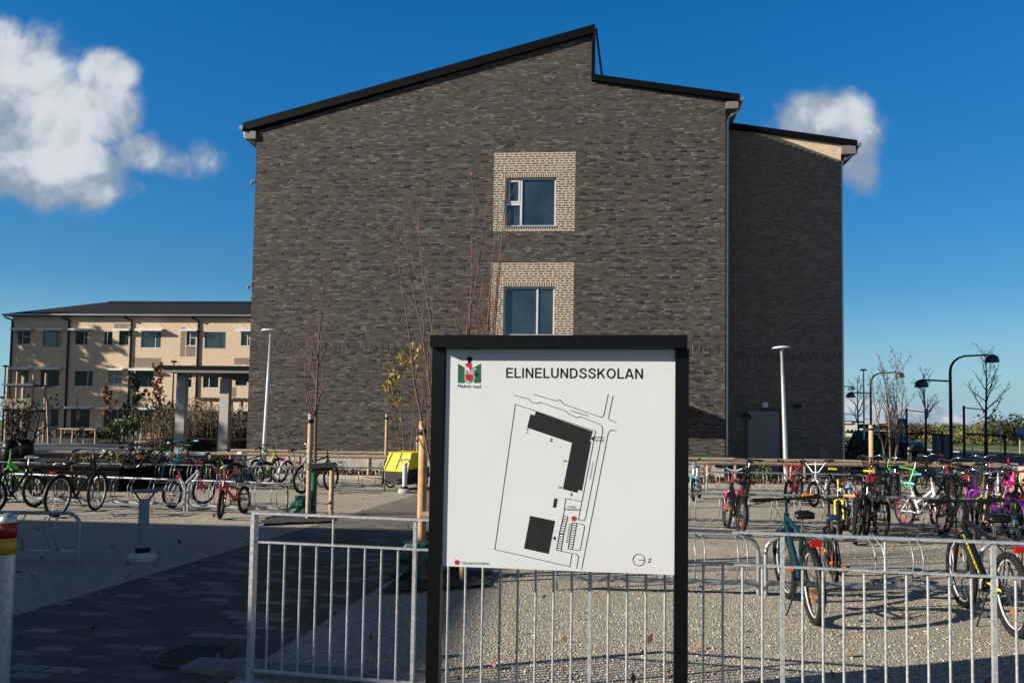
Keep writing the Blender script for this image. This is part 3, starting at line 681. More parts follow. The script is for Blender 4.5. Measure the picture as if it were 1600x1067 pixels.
for poly in ([(118, 82), (150, 72), (168, 82), (158, 96), (176, 106), (164, 138), (150, 128), (146, 108), (124, 100)],): e2.prism([c6(*p) for p in poly], 'y', IY-.0006, PY+.001)
e2.prism(disc(c6(146, 176), .021)[::-1], 'y', IY-.0014, PY+.001); e2.build('emblem_red', M_redp, emb)
e3 = MB(); strip_pts = disc(c6(144, 176), .029)
for a, b in zip(strip_pts, strip_pts[1:]+strip_pts[:1]): strip(e3, [a, b], .006)
for poly in ([(108, 150), (128, 120), (140, 140), (118, 165)], [(160, 122), (186, 98), (200, 118), (178, 140), (166, 140)], [(170, 190), (182, 160), (192, 175), (182, 200)]): e3.prism([c6(*p) for p in poly], 'y', IY-.0008, PY+.001)
e3.build('emblem_silver', M_greyp, emb)
e4 = MB()
for c, r in (((140, 48), .009), ((150, 42), .009), ((160, 48), .009), ((150, 58), .010), ((146, 68), .008)): e4.prism(disc(c6(*c), r, 12)[::-1], 'y', IY-.001, PY+.001)
for poly in ([(188, 150), (206, 145), (210, 162), (196, 172)],): e4.prism([c6(*p) for p in poly], 'y', IY-.001, PY+.001)
e4.build('emblem_dark', M_ink, emb)

# ------------------------------------------------------------------ railing
rA = AT(403, 662, 4.96); rA.z = 0; rB = AT(1222, 675, 4.35); rB.z = 0
rd2 = (rB-rA); bay = rd2.length/3; ra = math.atan2(rd2.y, rd2.x)
rail = thing('railing', 'galvanised steel railing with upright bars behind the map board', 'railing', rA, ra)
NB = 5; Lr = bay*NB
m = MB(); m.box(-.012, Lr, -.022, .022, 1.043, 1.055); m.build('top_rail', M_galv, rail)
m = MB(); m.box(.01, Lr, -.016, .016, .869, .879); m.build('middle_rail', M_galv, rail)
m = MB(); m.box(.01, Lr, -.016, .016, .089, .101); m.build('bottom_rail', M_galv, rail)
for i in range(NB+1):
    hw = .012 if i == 0 else .010
    m = MB(); m.box(i*bay-hw, i*bay+hw, -.028 if i == 0 else -.014, .028 if i == 0 else .014, 0, 1.042); pst = m.build('post', M_galv, rail)
    m = MB(); m.box(i*bay-.08, i*bay+.08, -.06, .06, 0, .01)
    for q in (-.05, .05): m.lathe([(.012, .01), (.012, .022), (0, .022)], (i*bay+q, -.035, 0), 6)
    m.build('foot_plate', M_galvd, pst)
for i in range(NB):
    for k in range(1, 10):
        x = i*bay+bay*k/10; m = MB(); m.tube([(x, 0, .10), (x, 0, 1.043 if k == 5 else .87)], .0072, 8); m.build('bar', M_galv, rail)

# ------------------------------------------------------------------ bollard and pumps
pb = AT(13, 800, 4.8); bol = thing('bollard', 'steel bollard with red and yellow reflective bands', 'bollard', (pb.x, 4.8, 0))
m = MB(); m.lathe([(.05, 0), (.05, .92), (.05, .995), (.046, 1.015), (.035, 1.033), (.018, 1.043), (0, 1.045)], n=28); m.build('post', M_galv, bol)
m = MB(); m.lathe([(.0505, .895), (.0512, .895), (.0512, .99), (.0505, .99)], n=28); m.build('red_band', mat('red_reflective', (.32, .012, .012), .35), bol)
m = MB(); m.lathe([(.0505, .80), (.0512, .80), (.0512, .893), (.0505, .893)], n=28); m.build('yellow_band', mat('yellow_reflective', (.55, .30, .015), .35), bol)
M_pump = mat('blue_grey_pump_paint', (.20, .225, .25), .5)
def pump(loc, label, m1, rz):
    t = thing('bicycle_pump', label, 'bicycle pump', loc, rz, 'public bicycle pumps')
    m = MB(); m.lathe([(.15, 0), (.16, .02), (.16, .06), (.13, .10), (.06, .10)], n=24); m.build('foot', M_conc, t)
    m = MB(); m.lathe([(.085, .10), (.085, .155), (.06, .155)], n=20); m.build('collar', M_black, t)
    m = MB(); m.lathe([(.058, .155), (.058, .70), (.056, .71), (0, .71)], n=24); m.build('barrel', m1, t)
    m = MB(); m.tube([(-.14, 0, .80), (.14, 0, .80)], .022, 12); h = m.build('handle', m1, t)
    for q in (-1, 1): MB().tube([(q*.11, 0, .79), (q*.05, 0, .70)], .010, 8).build('brace', M_black, h)
pump(G(222, 876), 'blue-grey bicycle pump standing alone in the shaded gravel', M_pump, .2)
pump(G(632, 770), 'pale bicycle pump in front of the yellow bicycle trailer', mat('pale_pump_paint', (.45, .46, .47), .5), 0)

# ------------------------------------------------------------------ bicycle racks
RK = {}
def rack(a, b, label, n=5, h=.56):
    a, b = V(a), V(b); d = b-a; Ln = d.length; key = (round(Ln, 1), n)
    t = thing('bicycle_rack', label, 'bicycle rack', (a.x, a.y, 0), math.atan2(d.y, d.x), 'galvanised bicycle racks')
    if key not in RK:
        k = .14; pts = [(0, 0, 0), (0, 0, h-k)]+[(k-k*math.cos(R_(q)), 0, h-k+k*math.sin(R_(q))) for q in (25, 50, 75, 90)]
        pts = pts+[(Ln-p[0], 0, p[2]) for p in pts[::-1]]
        f = MB().tube(pts, .021, 10).mesh('rack_frame')
        br = MB().box(0, Ln, -.03, .03, .10, .145).mesh('base_rail')
        hd = MB()
        for s in (-.045, .045): hd.tube([(s*.3, 0, h+.012), (s*.8, -.05, h+.02), (s, -.15, h-.04), (s, -.20, h-.16), (s, -.18, .30), (s*.9, -.12, .17), (s*.3, -.03, .148)], .0075, 6)
        hd = hd.mesh('wheel_holder')
        for q in (f, br, hd): q.materials.append(M_rack)
        RK[key] = (f, br, hd)
    f, br, hd = RK[key]; link('frame', f, t); link('base_rail', br, t)
    for i in range(n): o = link('wheel_holder', hd, t); o.location = ((i+.5)*Ln/n, 0, 0); o.rotation_euler = (0, 0, random.uniform(-.25, .25))
    return t
r1 = G(1185, 930); d1 = V((math.cos(R_(-3)), math.sin(R_(-3)), 0))
def row(p, d, items, Ln=1.98, gap=.07):
    for k, lab in items:
        a = p+d*(k*(Ln+gap)); rack(a, a+d*Ln, lab)
row(r1-d1*1.98, d1, [(0, 'empty front bicycle rack just right of the map board'), (1, 'front bicycle rack holding the teal and black-yellow bicycles'), (2, 'front bicycle rack running out of the right edge')])
r2 = G(1140, 825); d2 = V((math.cos(R_(-4)), math.sin(R_(-4)), 0))
row(r2-d2*1.98, d2, [(0, 'middle bicycle rack ending beside the pink-forked kids bicycle'), (1, 'middle bicycle rack with the pink-forked kids bicycle leaning into it'), (2, 'middle bicycle rack behind the grey bicycle with yellow grips'), (3, 'middle bicycle rack holding the white kids bicycle'), (4, 'middle bicycle rack holding the purple bicycle')])
r3 = G(1100, 772); d3 = V((math.cos(R_(-3)), math.sin(R_(-3)), 0))
row(r3-d3*1.98, d3, [(0, 'rear bicycle rack beside the small cyan-forked bicycle'), (1, 'rear bicycle rack left of the red low-rider bicycle'), (2, 'rear bicycle rack between the red and silver bicycles'), (3, 'rear bicycle rack holding the maroon basket bicycle'), (4, 'rear bicycle rack holding the mint green bicycle'), (5, 'rear bicycle rack holding the dark basket bicycles'), (6, 'rear bicycle rack at the right end of its row')])
l1 = G(122, 880); d4 = V((math.cos(R_(2)), math.sin(R_(2)), 0)); rack(l1-d4*1.98, l1, 'empty bicycle rack half in shade beside the banded bollard')
l2 = G(448, 806); l2a = G(170, 793); d5 = (l2-l2a).normalized()
row(l2-d5*1.98, d5, [(0, 'bicycle rack with the small red bicycle in front'), (-1, 'bicycle rack behind the blue-grey pump'), (-2, 'bicycle rack behind the black bicycle with red stripe'), (-3, 'bicycle rack at the left edge behind the green bicycle')])
l3 = G(601, 767); l3a = G(400, 764); d6 = (l3-l3a).normalized()
row(l3-d6*1.98, d6, [(0, 'rear bicycle rack ending at the yellow trailer'), (-1, 'rear bicycle rack behind the young staked tree'), (-2, 'rear bicycle rack holding the lime-headed bicycle'), (-3, 'rear bicycle rack holding the blue bicycles'), (-4, 'rear bicycle rack holding the purple and black bicycles')])

# ------------------------------------------------------------------ bicycles
GEO = {
 'mtb': dict(R=.335, tr=.031, rx=-.50, fx=.56, bb=(-.07, .29), st=(-.23, .76), sz=.93, hb=(.41, .74), ht=(.37, .86), bar=(.36, .99), bw=.32, style='flat', tt=.72),
 'city': dict(R=.345, tr=.024, rx=-.52, fx=.57, bb=(-.07, .29), st=(-.23, .74), sz=.89, hb=(.42, .74), ht=(.38, .92), bar=(.33, 1.05), bw=.28, style='swept', tt=.62),
 'lady': dict(R=.345, tr=.024, rx=-.52, fx=.57, bb=(-.07, .29), st=(-.24, .78), sz=.95, hb=(.42, .72), ht=(.38, .92), bar=(.33, 1.08), bw=.28, style='swept', tt=.44),
 'kid': dict(R=.255, tr=.026, rx=-.40, fx=.45, bb=(-.05, .245), st=(-.18, .58), sz=.72, hb=(.33, .57), ht=(.30, .68), bar=(.27, .86), bw=.27, style='riser', tt=.40),
 'bmx': dict(R=.25, tr=.031, rx=-.40, fx=.50, bb=(-.04, .27), st=(-.15, .50), sz=.59, hb=(.38, .53), ht=(.355, .61), bar=(.33, .86), bw=.33, style='bmx', tt=.46)}
BC = {}
def ring(cx, cz, r, n, y=0): return [(cx+r*math.cos(2*math.pi*i/n), y, cz+r*math.sin(2*math.pi*i/n)) for i in range(n)]
def bike_meshes(kind):
    if kind in BC: return BC[kind]
    g = GEO[kind]; R, tr = g['R'], g['tr']; D = {}
    P = lambda q, y=0: V((q[0], y, q[1]))
    rear, front = (g['rx'], R), (g['fx'], R); bb, st_, hb, ht = g['bb'], g['st'], g['hb'], g['ht']
    m = MB(); fat = .027 if kind in ('mtb', 'bmx') else .021
    m.tube([P(bb), P(st_)], .019, 8)
    k = (g['tt']-bb[1])/(st_[1]-bb[1]); tj = (bb[0]+(st_[0]-bb[0])*k, g['tt'])
    m.tube([P(tj), P((ht[0]+.01, ht[1]-.03))] if kind != 'lady' else [P(tj), P((.05, .50)), P((.25, .62)), P((hb[0]-.01, hb[1]+.08))], .020, 8)
    m.tube([P(bb), P((hb[0]-.005, hb[1]+.015))], fat, 8); m.tube([P(hb), P(ht)], .026, 10)
    for s in (-1, 1):
        m.tube([P(bb, s*.03), P((bb[0]-.12, bb[1]+.02), s*.05), P(rear, s*.062)], .0095, 6)
        m.tube([P((st_[0]+.01, st_[1]-.05), s*.016), P((st_[0]-.08, st_[1]-.16), s*.05), P(rear, s*.062)], .008, 6)
    m.tube([P(bb, -.05), P(bb, .05)], .024, 8); D['frame'] = m.mesh('bike_frame')
    m = MB(); m.tube([P(ht), P(g['bar'])], .013, 8)
    for s in (-1, 1): m.tube([P(hb, 0), P((hb[0]+.012, hb[1]-.045), s*.055), P((g['fx']-.035, R+.1), s*.056), P(front, s*.056)], [.020, .021, .016, .012], 8)
    D['fork'] = m.mesh('bike_fork')
    bx, bz = g['bar']; w_ = g['bw']; m = MB()
    if g['style'] == 'flat': pts = [(bx-.03, -w_, bz+.015), (bx, -.12, bz+.01), (bx, .12, bz+.01), (bx-.03, w_, bz+.015)]
    elif g['style'] == 'swept': pts = [(bx-.17, -w_, bz), (bx-.05, -w_+.03, bz+.03), (bx+.05, -.14, bz+.05), (bx, -.03, bz), (bx, .03, bz), (bx+.05, .14, bz+.05), (bx-.05, w_-.03, bz+.03), (bx-.17, w_, bz)]
    elif g['style'] == 'riser': pts = [(bx-.06, -w_, bz+.04), (bx, -.14, bz+.04), (bx, -.05, bz), (bx, .05, bz), (bx, .14, bz+.04), (bx-.06, w_, bz+.04)]
    else: pts = [(bx-.07, -w_, bz+.02), (bx, -.22, bz+.02), (bx+.02, -.06, bz-.2), (bx+.02, .06, bz-.2), (bx, .22, bz+.02), (bx-.07, w_, bz+.02)]
    m.tube(pts, .0135, 8)
    if g['style'] == 'bmx': m.tube([(bx, -.17, bz-.04), (bx, .17, bz-.04)], .009, 6)
    D['handlebar'] = m.mesh('bike_handlebar')
    for s, nm in ((0, 'gripL'), (-1, 'gripR')):
        e = V(pts[s]); q = V(pts[1 if s == 0 else -2]); dd_ = (q-e).normalized(); D[nm] = MB().tube([e-dd_*.005, e+dd_*.12], .020, 8).mesh('bike_grip')
    m = MB()
    for s in (0, -1):
        e = V(pts[s]); q = V(pts[1 if s == 0 else -2]); dd_ = (q-e).normalized(); a = e+dd_*.15
        m.tube([a+V((.02, 0, -.012)), a-dd_*.03+V((.055, 0, -.03)), a-dd_*.12+V((.05, 0, -.04))], .006, 5); m.tube([a-dd_*.02, a+dd_*.03], .019, 8)
        m.tube([a+V((.03, 0, 0)), V((hb[0]+.10, a.y*.35, hb[1]+.16)), V((hb[0]+.04, 0, hb[1]-.02))], .0035, 4)
    D['brake'] = m.mesh('brake_lever')
    sx_, sz_ = st_[0]-.04, g['sz']; k2 = .75 if kind in ('kid', 'bmx') else 1
    m = MB(); ws = [(-.13, .075, -.012), (-.11, .085, .012), (-.04, .07, .018), (.03, .032, .008), (.10, .022, .004), (.14, .014, -.006)]
    vs = []
    for (x, w2, z) in ws:
        for (yy_, zz_) in ((-1, -.03), (-1, -.004), (-.55, .012), (0, .004), (.55, .012), (1, -.004), (1, -.03)): vs.append((sx_+x*k2, yy_*w2*k2, sz_+(z+zz_)*k2))
    fs = [(i*7+j, i*7+j+1, (i+1)*7+j+1, (i+1)*7+j) for i in range(5) for j in range(6)]+[(i*7+6, i*7, (i+1)*7, (i+1)*7+6) for i in range(5)]+[tuple(range(6, -1, -1)), tuple(range(35, 42))]
    m.add(vs, fs, True); D['saddle'] = m.mesh('bike_saddle')
    D['seat_post'] = MB().tube([P((st_[0], st_[1]-.02)), P((sx_, sz_-.03))], .012, 8).mesh('bike_seat_post')
    for nm, c in (('R', rear), ('F', front)):
        D['tyre'+nm] = MB().tube(ring(c[0], R, R-tr, 30), tr, 8, True).mesh('bike_tyre')
        m = MB(); m.tube(ring(c[0], R, R-2*tr-.004, 30), .0095, 6, True); D['rim'+nm] = m.mesh('bike_rim')
        m = MB(); m.tube([(c[0], -.045, R), (c[0], .045, R)], .018, 8)
        ns = 22
        for i in range(ns):
            a0 = 2*math.pi*i/ns; a1 = a0+(.35 if i % 4 < 2 else -.35); s = .03 if i % 2 else -.03
            m.tube([(c[0]+.017*math.cos(a1), s, R+.017*math.sin(a1)), (c[0]+(R-2*tr)*math.cos(a0), 0, R+(R-2*tr)*math.sin(a0))], .0016, 3, cap=False)
        D['spoke'+nm] = m.mesh('bike_spokes')
    m = MB(); m.tube(ring(bb[0], bb[1], .085, 24, -.05), .006, 5, True)
    for i in range(5): a = 2*math.pi*i/5; m.tube([P(bb, -.05), (bb[0]+.085*math.cos(a), -.05, bb[1]+.085*math.sin(a))], .006, 4)
    ca = .9; cl = .17 if R > .3 else .12
    ea = (bb[0]+cl*math.cos(ca), bb[1]-cl*math.sin(ca)); eb = (bb[0]-cl*math.cos(ca), bb[1]+cl*math.sin(ca))
    m.tube([P(bb, -.06), P(ea, -.075)], .010, 6); m.tube([P(bb, .06), P(eb, .075)], .010, 6)
    m.tube([(bb[0], -.05, bb[1]+.085), (rear[0], -.05, R+.035)], .004, 4); m.tube([(bb[0], -.05, bb[1]-.085), (rear[0], -.05, R-.035)], .004, 4)
    m.tube(ring(rear[0], R, .04, 16, -.05), .008, 5, True); D['crank'] = m.mesh('bike_crank')
    for nm, e, s in (('pedR', ea, -1), ('pedL', eb, 1)):
        q = MB(); q.box(e[0]-.045, e[0]+.045, min(s*.085, s*.17), max(s*.085, s*.17), e[1]-.004, e[1]+.012)
        q.box(e[0]-.05, e[0]-.045, min(s*.09, s*.165), max(s*.09, s*.165), e[1]-.012, e[1]+.016); D[nm] = q.mesh('bike_pedal')
    for nm, c, a0, a1 in (('guardR', rear, 15, 200), ('guardF', front, 10, 150)):
        if nm == 'guardR': a0, a1 = 5, 195
        rr2 = R+.018; n = 14; vs = []
        for i in range(n+1):
            a = R_(a0+(a1-a0)*i/n)
            for (yy_, dz) in ((-.03, -.02), (-.022, 0), (.022, 0), (.03, -.02)): vs.append((c[0]+(rr2+dz)*math.cos(a), yy_, R+(rr2+dz)*math.sin(a)))
        D[nm] = MB().add(vs, [(i*4+j, i*4+j+1, (i+1)*4+j+1, (i+1)*4+j) for i in range(n) for j in range(3)], True).mesh('mudguard')
    z = 2*R+.055; m = MB(); x0, x1 = rear[0]-.18, st_[0]-.02
    for yy_ in (-.06, -.02, .02, .06): m.tube([(x0, yy_, z), (x1, yy_, z)], .005, 5)
    m.tube([(x0, -.06, z), (x0, .06, z)], .005, 5); m.tube([(x1, -.06, z), (x1, .06, z)], .005, 5)
    for s in (-1, 1): m.tube([(x0+.08, s*.06, z), (rear[0], s*.07, R)], .005, 5)
    D['rack'] = m.mesh('luggage_rack')
    D['light'] = MB().box(rear[0]-.235, rear[0]-.19, -.045, .045, z-.03, z+.02).mesh('rear_light') if kind in ('city', 'lady', 'mtb') else MB().box(st_[0]-.07, st_[0]-.03, -.035, .035, st_[1]-.02, st_[1]+.03).mesh('rear_light')
    m = MB(); bx0, bx1 = bx+.04, bx+.30; bt, bbm = bz-.02, bz-.24
    for i in range(6):
        f = i/5; ins = .05*f; zq = bt-(bt-bbm)*f
        m.tube([(bx0+ins*.4, -.17+ins, zq), (bx1-ins*.6, -.17+ins, zq), (bx1-ins*.6, .17-ins, zq), (bx0+ins*.4, .17-ins, zq)], .004 if i else .007, 4, True)
    for i in range(10):
        y = -.15+.3*i/9; m.tube([(bx1, y, bt), (bx1-.03, y*.7, bbm)], .003, 3); m.tube([(bx0, y, bt), (bx0+.02, y*.7, bbm)], .003, 3); m.tube([(bx0+.02, y*.7, bbm), (bx1-.03, y*.7, bbm)], .003, 3)
    for i in range(1, 7):
        x = bx0+(bx1-bx0)*i/7
        for s in (-1, 1): m.tube([(x, s*.17, bt), (x, s*.12, bbm)], .003, 3)
    D['basket'] = m.mesh('wire_basket')
    D['stand'] = MB().tube([(bb[0]-.06, .05, bb[1]-.03), (bb[0]-.13, .17, .01)], .008, 6).mesh('kickstand')
    m = MB(); m.tube([(hb[0]+.05, -.0, hb[1]+.08), (hb[0]+.10, 0, hb[1]+.085)], [.02, .032], 10); D['lamp'] = m.mesh('front_lamp')
    D['reflF'] = MB().box(g['fx']-.03, g['fx']+.03, -.012, .012, R*1.42, R*1.42+.03).mesh('spoke_reflector'); D['reflR'] = MB().box(g['rx']-.03, g['rx']+.03, -.012, .012, R*.55, R*.55+.03).mesh('spoke_reflector')
    for q in D.values(): q.materials.append(M_blackm)
    BC[kind] = D; return D
def paint(c): return mat('bicycle_paint_%d_%d_%d' % tuple(int(v*999) for v in c), c, .32, 0, .06, 8, 0, .25 if max(c) < .1 else None, .08 if max(c) < .1 else .35)
CLS = dict(black=(.007, .007, .007), dkgreen=(.012, .035, .016), green=(.09, .50, .03), purple=(.16, .012, .22), teal=(.015, .20, .28), red=(.33, .009, .012), blue=(.02, .07, .16), lime=(.45, .62, .02),
           silver=(.50, .51, .52), cyan=(.05, .40, .55), pink=(.45, .06, .2), hot=(.42, .012, .13), grey=(.20, .25, .27), yellow=(.60, .56, .02), maroon=(.16, .012, .025), mint=(.10, .62, .14), white=(.70, .70, .68),
           petrol=(.003, .032, .048), gold=(.28, .22, .10), orange=(.70, .18, .01), blush=(.70, .42, .42), dkblue=(.015, .03, .09), ltpink=(.52, .17, .28), sky=(.20, .50, .60), brown=(.07, .045, .03))
def C_(n): return paint(CLS[n])
M_redl = mat('red_reflector', (.34, .006, .006), .25); M_orl = mat('amber_reflector', (.52, .13, .008), .3)
M_rimd = mat('dark_rim', (.05, .05, .052), .4, .5); M_spoke = mat('dull_spokes', (.16, .16, .165), .4, .8)
def bike(px, py, yaw, kind, frame, label, saddle='black', grip='black', fork=None, rim=None, bar=None, guard=None, opts='', steer=0, scale=1, lean=None, spokes=None):
    D = bike_meshes(kind); g = GEO[kind]; p = G(px, py); yaw = math.degrees(math.atan2(p.y, p.x))+yaw   # yaw is given off the line of sight
    root = thing('bicycle', label, 'bicycle', p, R_(yaw), 'bicycles parked at the racks')
    root.scale = (scale,)*3
    root.rotation_euler = (R_(random.choice((-1, 1))*random.uniform(2, 6) if lean is None else lean), 0, R_(yaw))
    hb, ht = g['hb'], g['ht']; ax = V((ht[0]-hb[0], 0, ht[1]-hb[1])).normalized()
    T = Matrix.Translation(V((hb[0], 0, hb[1]))) @ Matrix.Rotation(R_(steer), 4, ax) @ Matrix.Translation(-V((hb[0], 0, hb[1])))
    def prt(key, name, m, par=root, st=False):
        o = link(name, D[key], par); o.material_slots[0].link = 'OBJECT'; o.material_slots[0].material = m
        if st and par is root: o.matrix_local = T
        return o
    fm = C_(frame); rm = C_(rim) if rim else M_rimd
    prt('frame', 'frame', fm); prt('fork', 'fork', C_(fork) if fork else fm, st=True)
    h = prt('handlebar', 'handlebar', C_(bar) if bar else (M_chrome if g['style'] == 'swept' else M_blackm), st=True)
    prt('gripL', 'grip', C_(grip), h); prt('gripR', 'grip', C_(grip), h); prt('brake', 'brake_lever', M_blackm, h)
    s = prt('saddle', 'saddle', C_(saddle)); prt('seat_post', 'seat_post', M_chrome, s)
    for q in 'RF':
        w_ = prt('tyre'+q, 'wheel', M_rubber, st=(q == 'F')); prt('rim'+q, 'rim', rm, w_); prt('spoke'+q, 'spokes', C_(spokes) if spokes else M_spoke, w_); prt('refl'+q, 'reflector', M_orl, w_)
    c = prt('crank', 'crank', M_blackm); prt('pedR', 'pedal', M_blackm if 'o' not in opts else M_orl, c); prt('pedL', 'pedal', M_blackm if 'o' not in opts else M_orl, c)
    if 'g' in opts: prt('guardR', 'mudguard', C_(guard) if guard else M_blackm); prt('guardF', 'mudguard', C_(guard) if guard else M_blackm, st=True)
    if 'r' in opts: prt('rack', 'luggage_rack', M_blackm)
    if 'l' in opts: prt('light', 'rear_light', M_redl)
    if 'b' in opts: prt('basket', 'basket', M_blackm, st=True)
    if 'k' in opts: prt('stand', 'kickstand', M_blackm)
    if 'f' in opts: prt('lamp', 'front_lamp', M_chrome, st=True)
    return root
# left of the board
bike(118, 803, -33, 'city', 'black', 'black touring bicycle with a thin red stripe, rear lamp toward the camera', opts='grlkf', steer=6, lean=4, rim='silver')
bike(36, 780, 148, 'kid', 'green', 'bright green kids bicycle with a white saddle', 'white', 'black', fork='green', opts='gl', scale=1.18, steer=8)
bike(22, 797, -40, 'mtb', 'black', 'black mountain bicycle cut by the left edge of the photo', opts='k', lean=-5, scale=.9)
bike(207, 758, -22, 'mtb', 'black', 'black mountain bicycle with slanted bars before the purple one', steer=10)
bike(192, 752, -18, 'mtb', 'purple', 'purple bicycle partly hidden behind a black mountain bicycle', 'black', steer=-6)
bike(236, 759, -22, 'city', 'dkgreen', 'dark green city bicycle with a red rear lamp on its rack', opts='grl')
bike(266, 757, -18, 'kid', 'teal', 'light blue kids bicycle with a turquoise saddle', 'cyan', opts='grl', guard='teal', scale=1.15)
bike(288, 751, -15, 'kid', 'brown', 'brown kids bicycle with a turquoise saddle behind the light blue one', 'cyan', 'cyan', scale=1.2)
bike(293, 791, -40, 'kid', 'white', 'small white and red kids bicycle at the rack behind the pump', fork='hot', rim='silver', steer=-20, opts='l', scale=1.0)
bike(335, 762, -24, 'mtb', 'black', 'black bicycle with lime wheel rims', rim='lime', opts='l', scale=.92, fork='lime')
bike(366, 806, 155, 'bmx', 'red', 'red stunt bicycle facing the camera with wide raised bars', bar='red', steer=18, lean=3)
bike(386, 762, -45, 'mtb', 'blue', 'dark blue bicycle with a white saddle', 'white', steer=-8, opts='g', scale=.95)
bike(420, 757, -30, 'mtb', 'lime', 'neon lime bicycle with slanting black bars', fork='black', steer=-12, scale=1.05, lean=-7)
bike(464, 760, -32, 'lady', 'silver', 'silver step-through bicycle left of the young staked tree', opts='gl', guard='silver')
bike(493, 769, -38, 'mtb', 'black', 'black bicycle standing behind the young staked tree', opts='l', steer=5)
# right of the board
bike(1089, 781, 172, 'kid', 'white', 'small white kids bicycle with cyan fork close to the map board', fork='cyan', grip='mint', scale=1.05)
bike(1163, 786, 176, 'mtb', 'black', 'fat-tyred black mountain bicycle facing the camera before the grey door', opts='f')
bike(1146, 831, 13, 'kid', 'black', 'black and pink kids bicycle with an amber pedal and red rear lamp', fork='hot', opts='glo', bar='silver', scale=1.12, lean=4)
bike(1240, 784, 165, 'bmx', 'red', 'dark red stunt bicycle with wide V bars below the white lamp post', bar='red', fork='red', opts='l', scale=1.05)
bike(1289, 790, 157, 'bmx', 'silver', 'silver stunt bicycle with dusky pink rims', rim='ltpink', bar='silver', fork='silver', scale=1.12)
bike(1330, 836, 8, 'mtb', 'grey', 'grey and lime mountain bicycle with bright yellow grips', 'black', 'yellow', opts='gl', lean=2)
bike(1316, 833, 177, 'kid', 'black', 'black kids bicycle with a neon yellow fork, nose to the camera', fork='yellow', scale=1.02, opts='')
bike(1302, 908, 3, 'kid', 'black', 'black kids bicycle with orange grips behind the railing', 'dkblue', 'orange', opts='o', spokes='orange', lean=-2)
bike(1251, 955, 13, 'mtb', 'petrol', 'petrol blue bicycle nearest the railing with a red rear lamp', 'black', opts='grlko', rim='silver', lean=-3, scale=.97, steer=4)
bike(1357, 838, 18, 'mtb', 'black', 'black and red mountain bicycle beside the grey one', fork='red', lean=6, scale=.95)
bike(1368, 796, 6, 'lady', 'maroon', 'maroon bicycle with chrome bars and a wire basket', opts='grlbf')
bike(1415, 779, 105, 'mtb', 'mint', 'mint green bicycle seen from its side', 'black', 'mint', steer=12, opts='')
bike(1400, 785, 172, 'mtb', 'dkblue', 'dark navy bicycle facing the camera in front of the mint one', opts='', scale=.9)
bike(1470, 784, 146, 'lady', 'black', 'black bicycle with a large wire basket and pink grips', 'black', 'hot', opts='grlb')
bike(1487, 780, 10, 'kid', 'red', 'small red kids bicycle beside the basket bicycle', opts='gl', scale=1.1)
bike(1441, 826, -142, 'kid', 'white', 'white kids bicycle with sky blue saddle and pink rims', 'sky', 'sky', fork='white', rim='hot', opts='', scale=1.05)
bike(1558, 838, 27, 'lady', 'purple', 'violet bicycle with violet rear mudguard', 'hot', opts='grl', guard='purple', scale=.92, spokes='cyan')
bike(1522, 800, 174, 'kid', 'ltpink', 'pink kids bicycle with a magenta fork behind the violet one', fork='hot', opts='', scale=1.1)
rearb = bike(1590, 815, 20, 'kid', 'ltpink', 'rose kids bicycle with a pale child seat at the right edge', 'black', rim='yellow', opts='gl', guard='ltpink', scale=1.2)
bike(1506, 955, 20, 'mtb', 'black', 'placeholder', opts='rlk', rim='silver', lean=-4, scale=1.0)
ybk = [o for o in S.objects if o.get('label') == 'placeholder'][0]; ybk['label'] = 'black mountain bicycle with yellow frame lettering by the right railing'
pm = (G(1508, 958)+G(1585, 990))/2; ybk.location = (4.12, 6.92, 0)
ybk.rotation_euler = (R_(-3), 0, R_(80))
bike(1534, 842, 174, 'lady', 'gold', 'gold-brown bicycle with a deep wire basket facing the railing', opts='gbf', scale=.95)
bike(1580, 788, 14, 'kid', 'hot', 'kids bicycle with a turquoise saddle near the right edge', 'cyan', opts='l', scale=1.25)
bike(1545, 785, 176, 'lady', 'black', 'black bicycle with a wide basket in the rear row at right', opts='gbf')
bike(1560, 792, 165, 'kid', 'white', 'white and magenta kids bicycle in the rear row at right', fork='hot', rim='silver', scale=1.15)
# more of the tangle on the right
for a_ in (
           (1385, 792, 12, 'city', 'black', 'black city bicycle with a rack just right of the maroon one', dict(opts='grl', lean=5)),
           (1500, 798, 14, 'city', 'black', 'black city bicycle with rear lamp left of the magenta forked one', dict(opts='grl', lean=-6)),
           (1530, 826, 16, 'kid', 'purple', 'small violet kids bicycle between the violet and gold-brown ones', dict(opts='gl', scale=1.15, guard='purple')),
           (1595, 846, 14, 'city', 'black', 'black bicycle cut by the right edge behind the railing', dict(opts='grl', lean=4)),
           (1606, 826, 172, 'kid', 'yellow', 'yellow kids bicycle cut by the right edge of the photo', dict(scale=1.15)),
           (1345, 845, 172, 'mtb', 'black', 'fat-tyred black bicycle between the grey one and the black-red one', dict(scale=.9, lean=-5)),
           (1483, 842, 14, 'lady', 'black', 'black bicycle with swept bars left of the wire basket', dict(opts='g', lean=6, scale=.92))):
    bike(*a_[:6], **a_[6])
